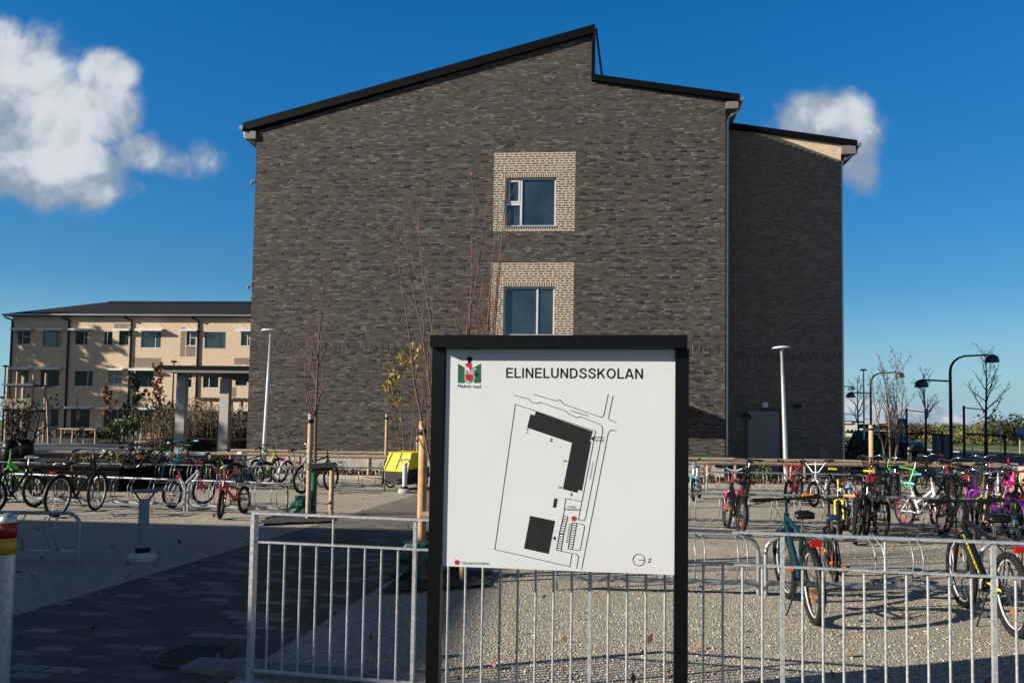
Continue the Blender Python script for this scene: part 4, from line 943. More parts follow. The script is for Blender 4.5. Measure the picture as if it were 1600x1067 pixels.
# yellow lettering on the near black bicycle
def bike_text():
    g = GEO['mtb']; a = V((g['hb'][0]-.03, g['hb'][1]-.02)); b = V((g['bb'][0]+.10, g['bb'][1]+.10))
    m_ = mat('yellow_lettering', (.72, .66, .02), .4)
    o = txt('CRESCENT', (a.x, a.y-.012), (b.x, b.y-.012), 9.5, m_, ybk, 'lettering', lambda x, y: (x, y), .02, .0225)
    for v in o.data.vertices: v.co.x, v.co.z = v.co.x, v.co.z
    # wrap a backing strip on both sides so the letters sit on the tube
    m = MB(); m.beam((a.x+.02, .0185, a.y+.012), (b.x-.02, .0185, b.y+.0), .004, .036, (0, 0, 1)); m.build('down_tube_panel', M_blackm, ybk)
    m = MB(); m.tube([(b.x-.06, .04, b.y-.02), (g['rx']+.03, .064, g['R']+.02)], .0103, 6); m.build('yellow_stay', m_, ybk)
bike_text()
# child seat on the rose bicycle
cs = MB(); prof = [(-.46, .62), (-.30, .60), (-.24, .66), (-.30, .68), (-.40, .70), (-.50, 1.02), (-.56, 1.03), (-.52, .68)]
cs.prism(prof, 'y', -.12, .12); cs.box(-.50, -.28, -.15, -.12, .62, .86); cs.box(-.50, -.28, .12, .15, .62, .86); cs.build('child_seat', C_('blush'), rearb)

# yellow bicycle trailer
tp = G(626, 764); trl = thing('bicycle_trailer', 'yellow and black covered bicycle trailer facing the camera', 'bicycle trailer', tp, R_(-26))
m = MB(); m.add([(-.36, -.25, .50), (.36, -.25, .50), (.33, -.05, .92), (-.33, -.05, .92), (-.36, .7, .55), (.36, .7, .55), (.33, .55, .95), (-.33, .55, .95), (-.40, -.28, .46), (.40, -.28, .46)],
       ((0, 1, 2, 3), (3, 2, 6, 7), (1, 5, 6, 2), (0, 3, 7, 4), (4, 7, 6, 5), (8, 9, 1, 0))); m.build('cover', mat('yellow_canvas', (.72, .56, .01), .55, 0, .1, 6), trl)
m = MB(); m.add([(-.37, -.3, .14), (.37, -.3, .14), (.40, -.29, .46), (-.40, -.29, .46), (-.37, .7, .14), (.37, .7, .14), (.40, .72, .55), (-.40, .72, .55)], ((0, 1, 2, 3), (1, 5, 6, 2), (0, 3, 7, 4), (4, 7, 6, 5), (0, 4, 5, 1), (3, 2, 6, 7))); m.build('body', mat('black_canvas', (.016, .016, .018), .8), trl)
m = MB()
for x in (-.34, 0.0): m.tube([(x*.95, -.265, .5), (x*.85+.05, -.07, .92)], .012, 6)
m.build('piping', mat('dark_yellow_canvas', (.50, .36, .01), .6), trl)
for s in (-1, 1):
    m = MB(); m.tube([(s*.48, .25+.265*math.cos(2*math.pi*i/26), .27+.262*math.sin(2*math.pi*i/26)) for i in range(26)], .02, 6, True); wl = m.build('wheel', M_rubber, trl)
    m = MB(); m.tube([(s*.48, .25+.24*math.cos(2*math.pi*i/26), .27+.235*math.sin(2*math.pi*i/26)) for i in range(26)], .007, 5, True)
    for i in range(12): a = math.pi*i/6; m.tube([(s*.48, .25, .27), (s*.48, .25+.23*math.cos(a), .27+.23*math.sin(a))], .002, 3)
    m.build('rim', M_chrome, wl)
m = MB(); m.tube([(-.30, -.25, .25), (-.42, -.6, .3), (-.42, -.95, .33)], .016, 8); m.build('tow_bar', M_chrome, trl)
m = MB(); m.tube([(-.34, -.28, .44), (-.34, -.33, .10)], .03, 8); m.box(-.37, -.33, -.33, -.30, .40, .46); m.build('fender', M_blackm, trl)

# ------------------------------------------------------------------ fences of round timber
def log_fence(pts, h, label, step=2.4, r=.05, rr=.06, m1=M_woodl, m2=M_wood, mid=False):
    t = thing('timber_fence', label, 'fence', (pts[0][0], pts[0][1], 0)); o = V((pts[0][0], pts[0][1], 0))
    P = [V((p[0], p[1], 0))-o for p in pts]
    for a, b in zip(P[:-1], P[1:]):
        n = max(1, round((b-a).length/step))
        for i in range(n+1):
            q = a.lerp(b, i/n)
            if i == n and b is not P[-1]: continue
            MB().tube([(q.x, q.y, -.05), (q.x, q.y, h-rr)], r*random.uniform(.9, 1.1), 9).build('post', m1, t)
        for i in range(n):
            c, d = a.lerp(b, i/n), a.lerp(b, (i+1)/n); j = lambda: random.uniform(-.012, .012)
            MB().tube([(c.x, c.y, h+j()), ((c.x+d.x)/2, (c.y+d.y)/2, h+j()), (d.x, d.y, h+j())], [rr*random.uniform(.9, 1.05), rr, rr*random.uniform(.9, 1.05)], 10).build('rail', m2, t)
            if mid: MB().tube([(c.x, c.y, h*.5), (d.x, d.y, h*.5)], rr*.7, 8).build('rail', m2, t)
    return t
log_fence([(-9.3, 24.75), (5.7, 23.15), (15.6, 23.75)], .66, 'front round timber rail fence along the planting bed')
log_fence([(-9.3, 26.55), (7.1, 25.25), (15.6, 24.6)], .70, 'rear round timber rail fence close to the brick wall', m1=M_wood)
log_fence([(15.6, 23.75), (15.6, 24.6)], .66, 'short end piece of timber fence closing the bed on the right', step=.85)

# ------------------------------------------------------------------ trees
def grow(tw, lf, p, d, Ln, r, lvl, P, rnd):
    n = 5 if lvl < 2 else 3; pts = [V(p)]; rs = [r]; q = V(p); dd_ = V(d).normalized()
    for i in range(n):
        dd_ = (dd_+V((rnd.gauss(0, P['wig']), rnd.gauss(0, P['wig']), rnd.gauss(0, P['wig'])+P['up']*.12))).normalized()
        q = q+dd_*Ln/n; pts.append(q.copy()); rs.append(max(P['rmin'], r*(1-.72*(i+1)/n)))
    tw.tube(pts, rs, 6 if lvl < 1 else 4 if r > .006 else 3)
    if lvl >= P['lv']:
        if P['leaf']:
            for k in range(int(P['leaf'])+(rnd.random() < P['leaf'] % 1)): lf.leaf(pts[rnd.randint(1, n)]+V((rnd.gauss(0, .04), rnd.gauss(0, .04), rnd.gauss(0, .04))), rnd.uniform(*P['ls']))
        return
    nc = P['nb'][lvl] if lvl < len(P['nb']) else P['nb'][-1]
    for k in range(nc):
        f = P['f0']+(1-P['f0'])*(k+rnd.random())/nc if lvl == 0 else .2+.8*(k+rnd.random())/nc
        f = min(f, .98); i = min(int(f*n), n-1); pp = pts[i].lerp(pts[i+1], f*n-i)
        az = rnd.random()*6.283; sp = P['sp']*rnd.uniform(.7, 1.25)
        dl = (pts[i+1]-pts[i]).normalized(); o1 = dl.orthogonal().normalized(); o2 = dl.cross(o1)
        nd_ = dl*math.cos(sp)+(o1*math.cos(az)+o2*math.sin(az))*math.sin(sp)
        grow(tw, lf, pp, nd_, Ln*P['lr']*(1-.45*f)*rnd.uniform(.7, 1.15), max(P['rmin'], rs[i]*.55), lvl+1, P, rnd)
def tree(name, label, loc, h, stems=1, r=.03, sp=.6, up=1, leaf=0, ls=(.03, .06), lm=None, bm=M_bark, nb=(12, 5, 3), lv=3, f0=.35, lr=.5, wig=.09, fan=.3, seed=1, rmin=.0022, group=None, cat='tree', stem_az=None, crown_m=None):
    rnd = random.Random(seed); t = thing(name, label, cat, loc, 0, group)
    P = dict(sp=sp, up=up, leaf=leaf, ls=ls, nb=nb, lv=lv, f0=f0, lr=lr, wig=wig, rmin=rmin)
    tk = MB(); tw = MB(); lf = MB()
    for s in range(stems):
        az = (6.283*s/stems+rnd.random()*.8) if stem_az is None else stem_az[s]; tl = 0 if stems == 1 else fan*rnd.uniform(.5, 1.1)
        d = V((math.cos(az)*tl, math.sin(az)*tl, 1)).normalized(); hh = h*rnd.uniform(.8, 1.0) if stems > 1 else h
        n = 9; q = V((math.cos(az)*.05*(stems > 1), math.sin(az)*.05*(stems > 1), 0)); pts = [q.copy()]; rs = [r*1.15]
        for i in range(n):
            d = (d+V((rnd.gauss(0, wig*.35), rnd.gauss(0, wig*.35), .05*up))).normalized(); q = q+d*hh/n; pts.append(q.copy()); rs.append(max(rmin*1.5, r*(1-.85*((i+1)/n)**.9)))
        tk.tube(pts, rs, 8)
        for k in range(nb[0]):
            f = f0+(1-f0)*(k+rnd.random())/nb[0]; f = min(f, .97); i = min(int(f*n), n-1); pp = pts[i].lerp(pts[i+1], f*n-i)
            az2 = rnd.random()*6.283; a = sp*rnd.uniform(.7, 1.2); dl = (pts[i+1]-pts[i]).normalized(); o1 = dl.orthogonal().normalized(); o2 = dl.cross(o1)
            grow(tw, lf, pp, dl*math.cos(a)+(o1*math.cos(az2)+o2*math.sin(az2))*math.sin(a), hh*lr*(1.1-.75*f)*rnd.uniform(.7, 1.1), rs[i]*.6, 1, P, rnd)
    tk.build('trunk', bm, t); tw.build('crown', crown_m or bm, t)
    if leaf: lf.build('leaves', lm, t)
    return t
def stake(loc, h, label, m=M_woodl, r=.045, band=True):
    t = thing('tree_stake', label, 'tree stake', loc); MB().tube([(0, 0, -.02), (0, 0, h-.01), (0, 0, h)], [r, r, r*.85], 12).build('post', m, t)
    if band: MB().lathe([(r+.002, h-.16), (r+.008, h-.155), (r+.008, h-.10), (r+.002, h-.095)], n=12).build('strap', M_blackm, t)
    return t
# young tree left of the board
p = G(487, 806); tree('young_tree', 'bare upright young tree tied to three stakes', p, 4.25, 1, .040, .66, 1.4, bm=M_barkr, nb=(20, 6, 3), f0=.36, lr=.36, seed=4, wig=.10)
g_ = thing('tree_guard', 'green plastic guard tube around the young trunk', 'tree guard', p+V((.02, -.02, 0))); MB().lathe([(.062, 0), (.064, .35), (.062, .78), (.056, .78), (.056, .4)], n=16).build('tube', mat('green_plastic', (.012, .10, .05), .5), g_)
ps = G(481, 811); stake(ps, 1.78, 'tallest stake beside the bare upright young tree'); pq = G(517, 803); stake(pq, .86, 'short stake right of the bare upright young tree', band=False)
cr = thing('tree_tie_rail', 'dark timber cross rail tied between the young tree stakes', 'timber rail', ((ps.x+pq.x)/2, (ps.y+pq.y)/2, .88)); dv = (pq-ps)*.62; MB().tube([(-dv.x, -dv.y, .01), (dv.x, dv.y, 0)], .05, 10).build('log', M_wood, cr)
MB().tube([(-dv.x*.8, -dv.y*.8+.03, -.07), (dv.x*.8, dv.y*.8+.03, -.07)], .03, 8).build('strap', M_blackm, cr)
def water_bag(loc, sc, label):
    m = MB(); rnd = random.Random(int(loc[0]*100)); n = 18; prof = [(.26, 0), (.30, .04), (.27, .10), (.24, .20), (.25, .27), (.20, .36), (.17, .40), (.19, .45), (.08, .47), (0, .44)]; vs = []
    for (r, z) in prof:
        for k in range(n): a = 6.283*k/n; q = r*(1+.16*math.sin(3*a+z*11+loc[0])+.10*math.sin(7*a-z*23)+.22*(rnd.random()-.5)); vs.append((q*math.cos(a)*sc, q*math.sin(a)*.8*sc, z*sc))
    m.add(vs, [(i*n+k, i*n+(k+1) % n, (i+1)*n+(k+1) % n, (i+1)*n+k) for i in range(len(prof)-1) for k in range(n)])
    o = m.build('watering_bag', mat('green_bag_plastic', (.008, .05, .032), .32, 0, .2, 6)); o.location = loc; return tag(o, label, 'watering bag', 'watering bags at tree feet')
water_bag(G(472, 808), .8, 'crumpled green watering bag at the bare upright young tree')
water_bag(G(652, 905), .85, 'crumpled green watering bag left of the map board')
def mat_patch(pts, label):
    m = MB(); rnd = random.Random(3); c = sum((V(p) for p in pts), V((0, 0, 0)))/len(pts)
    vs = []; n = 9
    A, B_, C2, D2 = [V(p) for p in pts]
    for i in range(n+1):
        for j in range(n+1):
            q = A.lerp(B_, i/n).lerp(D2.lerp(C2, i/n), j/n); vs.append((q.x-c.x, q.y-c.y, .012+rnd.random()*.035))
    m.add(vs, [(i*(n+1)+j, (i+1)*(n+1)+j, (i+1)*(n+1)+j+1, i*(n+1)+j+1) for i in range(n) for j in range(n)], True)
    o = m.build('mulch_mat', mat('dark_fibre_mat', (.035, .035, .034), .9, 0, .3, 20)); o.location = (c.x, c.y, 0); tag(o, label, 'mulch mat')
mat_patch([G(590, 930), G(765, 918), G(770, 893), G(640, 895)], 'wrinkled dark mulch mat round the stakes below the map board')
mat_patch([G(400, 822), G(520, 817), G(520, 806), G(420, 808)], 'dark mulch mat round the foot of the bare upright tree')
# multi-stem tree behind the board
p = G(714, 902); tree('multi_stem_tree', 'tall bare multi-stem tree rising behind the map board', p, 4.35, 9, .021, .42, 1.2, .04, (.016, .028), M_leafr, M_barkr, (9, 5, 3), 2, .28, .28, .12, .21, 12, rmin=.002)
stake(G(657, 893), 1.66, 'orange-brown stake leaning beside the left post of the map board', M_woodo, .05); stake(G(723, 911), .9, 'stake seen under the bottom edge of the map board', M_woodo, .035)
cr = thing('tree_tie_rail', 'short timber cross piece nailed to the orange-brown stake', 'timber rail', G(666, 895)+V((0, 0, .62))); MB().tube([(-.08, 0, 0), (.35, .03, -.01)], .05, 10).build('log', M_woodl, cr)
# yellow-leaved tree by the wall
p = AT(637, 668, 24.2); p.z = 0; tree('multi_stem_tree', 'small multi-stem tree with sparse yellow leaves against the brick wall', p, 4.3, 4, .026, .5, 1.0, 1, (.05, .10), M_leafy, M_barkr, (6, 3, 2), 2, .35, .34, .09, .22, 23)
lf = MB(); rnd = random.Random(9)
for (cx, cy, rx, n) in ((612, 595, 12, 46), (630, 560, 18, 70), (606, 608, 8, 24), (655, 592, 8, 12), (646, 550, 16, 40), (618, 625, 10, 24)):
    for i in range(n):
        q = AT(cx+rnd.gauss(0, rx*.55), cy+rnd.gauss(0, rx*.55), 24.2+rnd.gauss(0, .3)); lf.leaf((q.x-p.x, q.y-p.y, q.z), rnd.uniform(.05, .10))
lf.build('leaves', M_leafy, [o for o in S.objects if o.get('label', '').startswith('small multi-stem tree with sparse yellow')][0])
q = AT(604, 668, 24.4); stake((q.x, q.y, 0), 1.95, 'slim pale stake left of the yellow-leaved tree'); q = AT(653, 668, 24.4); stake((q.x, q.y, 0), 1.28, 'shorter pale stake right of the yellow-leaved tree', M_wood)
# copper stemmed tree on the right
p = AT(1392, 668, 24.2); p.z = 0; tree('multi_stem_tree', 'copper-barked multi-stem tree with a few withered leaves right of the school', p, 3.95, 5, .036, .55, 1.2, 1, (.022, .045), M_leafb, M_barkc, (15, 6, 3), 2, .30, .36, .09, .22, 33, crown_m=M_barkd)
q = AT(1361, 668, 24.1); stake((q.x, q.y, 0), 1.85, 'tall pale stake left of the copper-barked tree', M_woodl, .07); q = AT(1421, 668, 24.3); stake((q.x, q.y, 0), 1.2, 'short pale stake right of the copper-barked tree', M_woodl, .055)
# street trees with frames
def street_tree(px, Y, h, seed, label):
    p = AT(px, 672, Y); p.z = .1
    tree('street_tree', label, p, h, 1, .10, .75, .8, bm=M_barkd, nb=(17, 5, 2), lv=3, f0=.40, lr=.40, wig=.08, seed=seed, rmin=.007, group='bare street trees along the road')
    t = thing('staking_posts', label.replace('bare street tree', 'dark timber staking of the bare street tree'), 'tree support', p, 0, 'support frames of the street trees')
    for x in (-1.05, 1.05): MB().tube([(x, .1, 0), (x, .1, 3.0 if x < 0 else 1.7)], .06, 8).build('stake', M_barkd, t)
    MB().tube([(-1.05, .1, 1.55), (1.05, .1, 1.5)], .05, 8).build('cross_rail', M_barkd, t); MB().tube([(-1.05, .1, 2.9), (0, .05, 2.8)], .03, 6).build('tie', M_blackm, t)
street_tree(1446, 47, 5.1, 41, 'bare street tree left of the tall double street lamp'); street_tree(1540, 41, 5.7, 42, 'bare street tree right of the tall double street lamp')
street_tree(1342, 58, 5.3, 43, 'bare street tree close to the school corner')

# ------------------------------------------------------------------ lamps
def disc_lamp(base, h, lean, label):
    t = thing('lamp_post', label, 'lamp post', base, 0, 'disc-topped lamp posts'); t.rotation_euler = (0, R_(lean), 0)
    MB().lathe([(.085, 0), (.082, .5), (.075, 1.4), (.06, 3.0), (.045, h-.1), (.06, h-.08), (.06, h)], n=16).build('pole', M_galv, t)
    MB().lathe([(.05, h), (.28, h+.02), (.30, h+.045), (.26, h+.075), (.10, h+.10), (0, h+.105)], n=28).build('lamp_head', M_wframe, t)
p = G(411, 743); disc_lamp(p, 4.45, 1.4, 'slim grey lamp post left of the dark brick wall'); p = G(1229, 752); disc_lamp((p.x, p.y, 0), 4.3, -2.0, 'slim white lamp post before the grey side door')
M_lampb = mat('dark_blue_lamp_paint', (.02, .035, .055), .45)
def street_lamp(px, Y, label, h1, a1, h2, a2, base_z=0):
    p = AT(px, 680, Y); t = thing('street_lamp', label, 'street lamp', (p.x, p.y, base_z), R_(-8), 'curved double-arm street lamps')
    k = .9; pts = [(0, 0, 0), (0, 0, 3), (0, 0, h1-k)]+[(k-k*math.cos(R_(a)), 0, h1-k+k*math.sin(R_(a))) for a in (20, 40, 60, 80)]+[(k, 0, h1), (a1, 0, h1+.06)]
    MB().tube(pts, [.095, .09, .075, .07, .065, .06, .055, .055, .05], 10).build('pole', M_black, t)
    MB().tube([(0, 0, h2), (-a2, 0, h2+.06)], .05, 8).build('arm', M_black, t)
    prof = [(.36, -.40), (.355, -.28), (.32, -.14), (.24, -.04), (.12, .04), (.04, .06)]
    MB().lathe(prof, (a1+.2, 0, h1+.04), 18).build('lamp_head', M_lampb, t); MB().lathe(prof, (-a2-.1, 0, h2+.04), 18).build('lamp_head', M_lampb, t)
street_lamp(1486, 45.5, 'tall black street lamp with two curved arms at the right', 6.1, 2.05, 4.65, 1.45)
street_lamp(1361, 66, 'distant double-arm street lamp behind the copper-barked tree', 6.6, 2.1, 4.9, 1.5)
street_lamp(1306, 90, 'farthest double-arm street lamp half hidden by the school corner', 6.8, 1.5, 6.2, 1.5)
def mast(px, py, Y, label, m=M_galv, head=True):
    p = AT(px, 670, Y); z = AT(px, py, Y).z; t = thing('lamp_post', label, 'lamp post', (p.x, p.y, 0)); MB().tube([(0, 0, 0), (0, 0, z)], [.07, .045], 8).build('pole', m, t)
    if head: MB().lathe([(.05, z-.02), (.22, z), (.24, z+.06), (.1, z+.12), (0, z+.13)], n=14).build('lamp_head', M_wframe if m is M_galv else m, t)
mast(1350, 579, 52, 'thin pale mast lamp behind the copper-barked tree'); mast(69, 606, 60, 'grey lamp post in front of the sandy wing'); mast(268, 566, 55, 'slim black lamp post right of the rust-leaved tree', M_black)
mast(4, 573, 58, 'black lamp post at the far left edge', M_black)
# crossing sign
p = AT(1408, 672, 50); t = thing('road_sign', 'small blue pedestrian crossing sign on a dark post', 'road sign', (p.x, p.y, 0)); z = AT(1408, 662, 50).z
MB().tube([(0, 0, 0), (0, 0, z+.3)], .03, 8).build('post', M_black, t)
MB().box(-.33, .33, -.06, -.04, z-.33, z+.33).build('plate', mat('blue_sign_paint', (.01, .03, .12), .4), t)
m = MB(); m.prism([(-.22, z-.2), (.22, z-.2), (0, z+.22)], 'y', -.066, -.06); tw_ = m.build('triangle', M_panel, t)
m = MB(); m.tube([(0, -.07, z+.06), (0, -.07, z-.04)], .03, 6); m.tube([(0, -.07, z-.03), (-.06, -.07, z-.17)], .018, 5); m.tube([(0, -.07, z-.03), (.06, -.07, z-.17)], .018, 5); m.build('walking_figure', M_ink, tw_)
p = AT(1593, 672, 70); t = thing('road_sign', 'blue road sign at the right edge beyond the street', 'road sign', (p.x, p.y, 0)); MB().tube([(0, 0, 0), (0, 0, 2.2)], .04, 8).build('post', M_galv, t); MB().box(-.35, .35, -.08, -.05, 1.5, 2.2).build('plate', mat('blue_sign_paint', (.01, .03, .12), .4), t)
# utility cabinet
p = AT(1479, 680, 52); t = thing('utility_cabinet', 'grey-blue utility cabinet behind the tall street lamp', 'cabinet', (p.x, p.y, 0)); MB().box(-.8, .2, -.3, .3, 0, 1.55).build('body', mat('blue_grey_cabinet', (.06, .09, .12), .5), t); MB().box(-.84, .24, -.34, .34, 1.55, 1.62).build('lid', M_roof2, t)
for px, lab in ((1519, 'pale pole beyond the street left of the second bare tree'), (1563, 'pale pole standing by the field right of the second bare tree')):
    p = AT(px, 672, 62); t = thing('pole', lab, 'pole', (p.x, p.y, 0)); MB().tube([(0, 0, 0), (0, 0, 2.3)], .05, 8).build('shaft', M_galv, t); MB().lathe([(.07, 2.3), (.07, 2.36), (0, 2.38)], n=8).build('cap', M_wframe, t)

# ------------------------------------------------------------------ car
def car():
    p = G(1385, 713); t = thing('parked_car', 'dark silver off-road car with a roof box parked by the school corner', 'car', (p.x, p.y, 0), R_(-58))
    half = [(-2.25, .55), (-2.3, .95), (-2.2, 1.05), (-2.05, 1.65), (-1.9, 1.78), (.3, 1.78), (.55, 1.70), (1.15, 1.15), (2.05, 1.02), (2.28, .88), (2.32, .5), (2.25, .38)]
    half += [(1.85, .38)]+[(1.45+.42*math.cos(R_(a)), .38+.42*math.sin(R_(a))) for a in range(20, 180, 20)]+[(1.0, .34), (-.95, .34)]+[(-1.4+.42*math.cos(R_(a)), .38+.42*math.sin(R_(a))) for a in range(20, 180, 20)]+[(-1.85, .38), (-2.2, .42)]
    m = MB(); n = len(half)
    def yw(x, z): return .94 if z < 1.06 else .94-(z-1.06)*.28
    vs = [(x, -yw(x, z), z) for x, z in half]+[(x, yw(x, z), z) for x, z in half]
    m.add(vs, [tuple(range(n)), tuple(range(2*n-1, n-1, -1))]+[(i, n+i, n+(i+1) % n, (i+1) % n) for i in range(n)]); m.build('body', mat('dark_silver_car_paint', (.05, .05, .053), .45, 0, .06, 4, 0, .3, .1), t)
    g = MB()
    for s in (-1, 1):
        for poly in ([(-1.95, 1.16), (-1.85, 1.66), (-1.15, 1.68), (-1.15, 1.14)], [(-1.08, 1.14), (-1.08, 1.68), (-.2, 1.68), (-.2, 1.13)], [(-.13, 1.13), (-.13, 1.68), (.42, 1.64), (.95, 1.16)]):
            g.add([(x, s*(yw(x, z)+.004), z) for x, z in poly], ((0, 1, 2, 3),))
    g.add([(.62, -.74, 1.66), (.62, .74, 1.66), (1.13, .86, 1.19), (1.13, -.86, 1.19)], ((0, 1, 2, 3),)); g.add([(-2.1, -.74, 1.63), (-2.1, .74, 1.63), (-2.215, .86, 1.12), (-2.215, -.86, 1.12)], ((0, 1, 2, 3),)); g.build('windows', M_glassd, t)
    for x in (1.45, -1.4):
        for s in (-1, 1):
            w_ = MB(); w_.tube([(x, s*.72, .36), (x, s*.95, .36)], .36, 22); wo_ = w_.build('wheel', M_rubber, t); MB().tube([(x, s*.94, .36), (x, s*.96, .36)], .22, 16).build('rim', M_chrome, wo_)
    for s in (-1, 1): MB().box(2.29, 2.335, min(s*.55, s*.88), max(s*.55, s*.88), .72, .88).build('headlight', M_wframe, t); MB().box(-2.31, -2.27, min(s*.7, s*.9), max(s*.7, s*.9), .8, 1.1).build('tail_light', M_redl, t)
    MB().box(2.30, 2.34, -.45, .45, .55, .85).build('grille', M_blackm, t); MB().box(-2.38, -2.28, -.9, .9, .42, .62).build('bumper', M_blackm, t)
    m = MB(); m.prism([(-1.9, 1.95), (.1, 1.93), (.35, 2.02), (.2, 2.18), (-1.7, 2.26), (-1.95, 2.15)], 'y', -.42, .42); m.build('roof_box', M_blackm, t)
    m = MB()
    for x in (-1.2, -.2): m.box(x-.04, x+.04, -.7, .7, 1.8, 1.93)
    m.build('roof_rack', M_blackm, t)
car()

# ------------------------------------------------------------------ shrubs and the far background
def shrub(name, label, loc, rx, ry, h, n, ls, lm, seed, cat='shrub', group=None, stems=True, clumps=9, bm=M_barkd, taper=.5):
    rnd = random.Random(seed); t = thing(name, label, cat, loc, 0, group); lf = MB(); tw = MB()
    cl = [(rnd.uniform(-.75, .75)*rx, rnd.uniform(-.75, .75)*ry, h*rnd.uniform(.35, .85), rnd.uniform(.25, .5)) for _ in range(clumps)]
    for c in cl:
        tw.tube([(c[0]*.25, c[1]*.25, 0), (c[0]*.7, c[1]*.7, c[2]*.6), (c[0], c[1], c[2])], [.03*h/2, .02*h/2, .008*h/2], 5)
        for i in range(n//clumps):
            a, b, c2 = rnd.gauss(0, 1), rnd.gauss(0, 1), rnd.gauss(0, 1); k = c[3]/max(.6, math.sqrt(a*a+b*b+c2*c2))*rnd.random()**.4*1.6
            z = c[2]+c2*k*h*.55; lf.leaf((c[0]+a*k*rx, c[1]+b*k*ry, max(.03, z)), rnd.uniform(*ls))
    tw.build('stems', bm, t); lf.build('foliage', lm, t); return t
# dark hedge at the right corner of the school
p = AT(1332, 680, 30); shrub('hedge', 'dark hedge bush at the right corner of the school', (p.x, p.y, 0), .9, 1.0, 1.35, 1800, (.04, .09), M_leafd, 5, 'hedge')
# hedgerow beyond the field
for i, (px, Y, w_, h, lm) in enumerate([(1432, 150, 9, 3.4, M_leafb), (1418, 170, 6, 2.0, M_leafk), (1462, 150, 9, 3.5, M_leafb), (1492, 155, 10, 3.4, M_leafk), (1522, 145, 9, 3.5, M_leafg), (1552, 140, 8, 3.7, M_leafk), (1580, 120, 7, 4.6, M_leafd), (1564, 150, 8, 3.1, M_leafk), (1612, 130, 9, 3.6, M_leafk), (1478, 125, 6, 1.7, M_leafk), (1535, 130, 9, 2.4, M_leafk)]):
    p = AT(px, 680, Y)
    shrub('hedgerow_bush', ['russet hedgerow bush nearest the crossing sign', 'low olive bush beside the crossing sign', 'russet bush behind the bare street tree', 'olive bush behind the utility cabinet', 'green bush just right of the tall street lamp', 'olive bush behind the second bare street tree', 'tall dark bush towering over the hedgerow at right', 'pale olive bush below the tall dark bush', 'olive bush cut by the right edge', 'low scrub in front of the hedgerow by the cabinet', 'low green scrub at the field edge'][i],
          (p.x, p.y, 0), w_/2*1.1, 2.5, h, 1500, (.16, .34), lm, 60+i, 'bush', 'hedgerow beyond the field', clumps=12)
sheet('field', [(30, 105), (300, 60), (300, 240), (60, 240)], -.006, M_grass, 'green field beyond the street')
for px, w_, h, Y, lab in ((1318, 34, 5.2, 330, 'far white house left of the car'), (1340, 20, 6.4, 350, 'taller far white house behind the stake'), (1402, 26, 5.2, 320, 'far white house right of the car')):
    p = AT(px, 680, Y); t = thing('white_house', lab, 'house', (p.x, p.y, 0)); k = w_/1244*Y/2
    MB().box(-k, k, 0, 8, 0, h).build('wall', mat('white_render', (.70, .69, .66), .8), t); MB().box(-k-.3, k+.3, -.3, 8.3, h, h+.5).build('roof', M_roof2, t)
    for i in range(5): x = -k+k*2*(i+.5)/5; MB().box(x-k*.1, x+k*.1, -.05, 0, 1.6, 3.0).build('window', M_glassd, t)

# ------------------------------------------------------------------ left yard
rb = thing('raised_planter', 'long low black timber planter behind the left bicycles', 'planter', (-8.9, 18.2, 0), B5)
m = MB(); m.box(-6.5, 0, 0, .12, 0, .52); m.box(-6.5, 0, 5.9, 6.0, 0, .52); m.box(-.12, 0, .12, 5.9, 0, .52); m.box(-6.5, -6.38, .12, 5.9, 0, .52); m.box(-6.55, .04, -.04, .14, .52, .57); m.build('timber_side', M_woodd, rb)
MB().box(-6.38, -.12, .12, 5.9, 0, .45).build('soil', M_soil, rb)
for i, (x, y) in enumerate(((-9.8, 20.2), (-10.4, 22.6), (-9.6, 22.9), (-11.2, 21.0))):
    shrub('planter_plant', ['low dry plant at the near corner of the black planter', 'low dry plant at the back of the black planter', 'bleached grass tuft on the black planter', 'low plant beside the dark wrapped trees'][i], (x, y, .45), .4, .4, .35, 160, (.03, .08), [M_leafk, M_leafb, M_reed, M_leafk][i], 80+i, 'plant', clumps=5)
# two dark wrapped trees on the planter
for i, (px, Y) in enumerate(((20, 21.6), (43, 22.2))):
    p = AT(px, 660, Y); p.z = .45
    tree('planter_tree', ['dense dark brown tree at the left edge on the black planter', 'dark brown tree with drooping twigs on the black planter'][i], p, 1.9, 3, .05, .8, .2, 2, (.03, .07), M_leafdk, M_barkd, (9, 4, 2), 2, .2, .5, .16, .2, 90+i)
    m = MB(); m.lathe([(.20, 0), (.24, .1), (.20, .5), (.10, .62), (0, .62)], n=14); o = m.build('watering_bag', M_black); o.location = (p.x, p.y-.05, .45); tag(o, ['black watering bag round the left planter tree', 'black watering bag round the right planter tree'][i], 'watering bag', 'watering bags at tree feet')
# play tower
p = AT(22, 660, 56); t = thing('play_tower', 'wooden climbing tower with upright poles at the far left', 'play structure', (p.x, p.y, 0), R_(-5))
for (x, y, h) in ((-.6, 0, 5.2), (.1, 0, 5.0), (.6, 0, 4.6), (1.1, .3, 4.8), (-.6, 1.5, 4.8), (1.1, 1.6, 5.0)): MB().tube([(x, y, 0), (x, y, h)], .09, 8).build('pole', M_woodl, t)
MB().box(-.8, 1.3, -.1, 1.8, 2.2, 2.35).build('platform', M_woodd, t); MB().box(-.8, 1.3, -.15, -.1, 2.4, 3.1).build('side_panel', M_wood, t); MB().box(-.9, 1.4, -.2, 1.9, 4.0, 4.12).build('roof', mat('blue_play_roof', (.02, .05, .10), .6), t)
MB().beam((2.4, 0, 3.0), (3.1, -.6, 0), .18, .18).build('leaning_beam', M_wood, t)
log_fence([tuple(AT(62, 660, 57).xy), tuple(AT(150, 660, 56).xy)], 1.0, 'low timber fence in front of the sandy wing at the left', 1.0, .06, .07, mid=False)
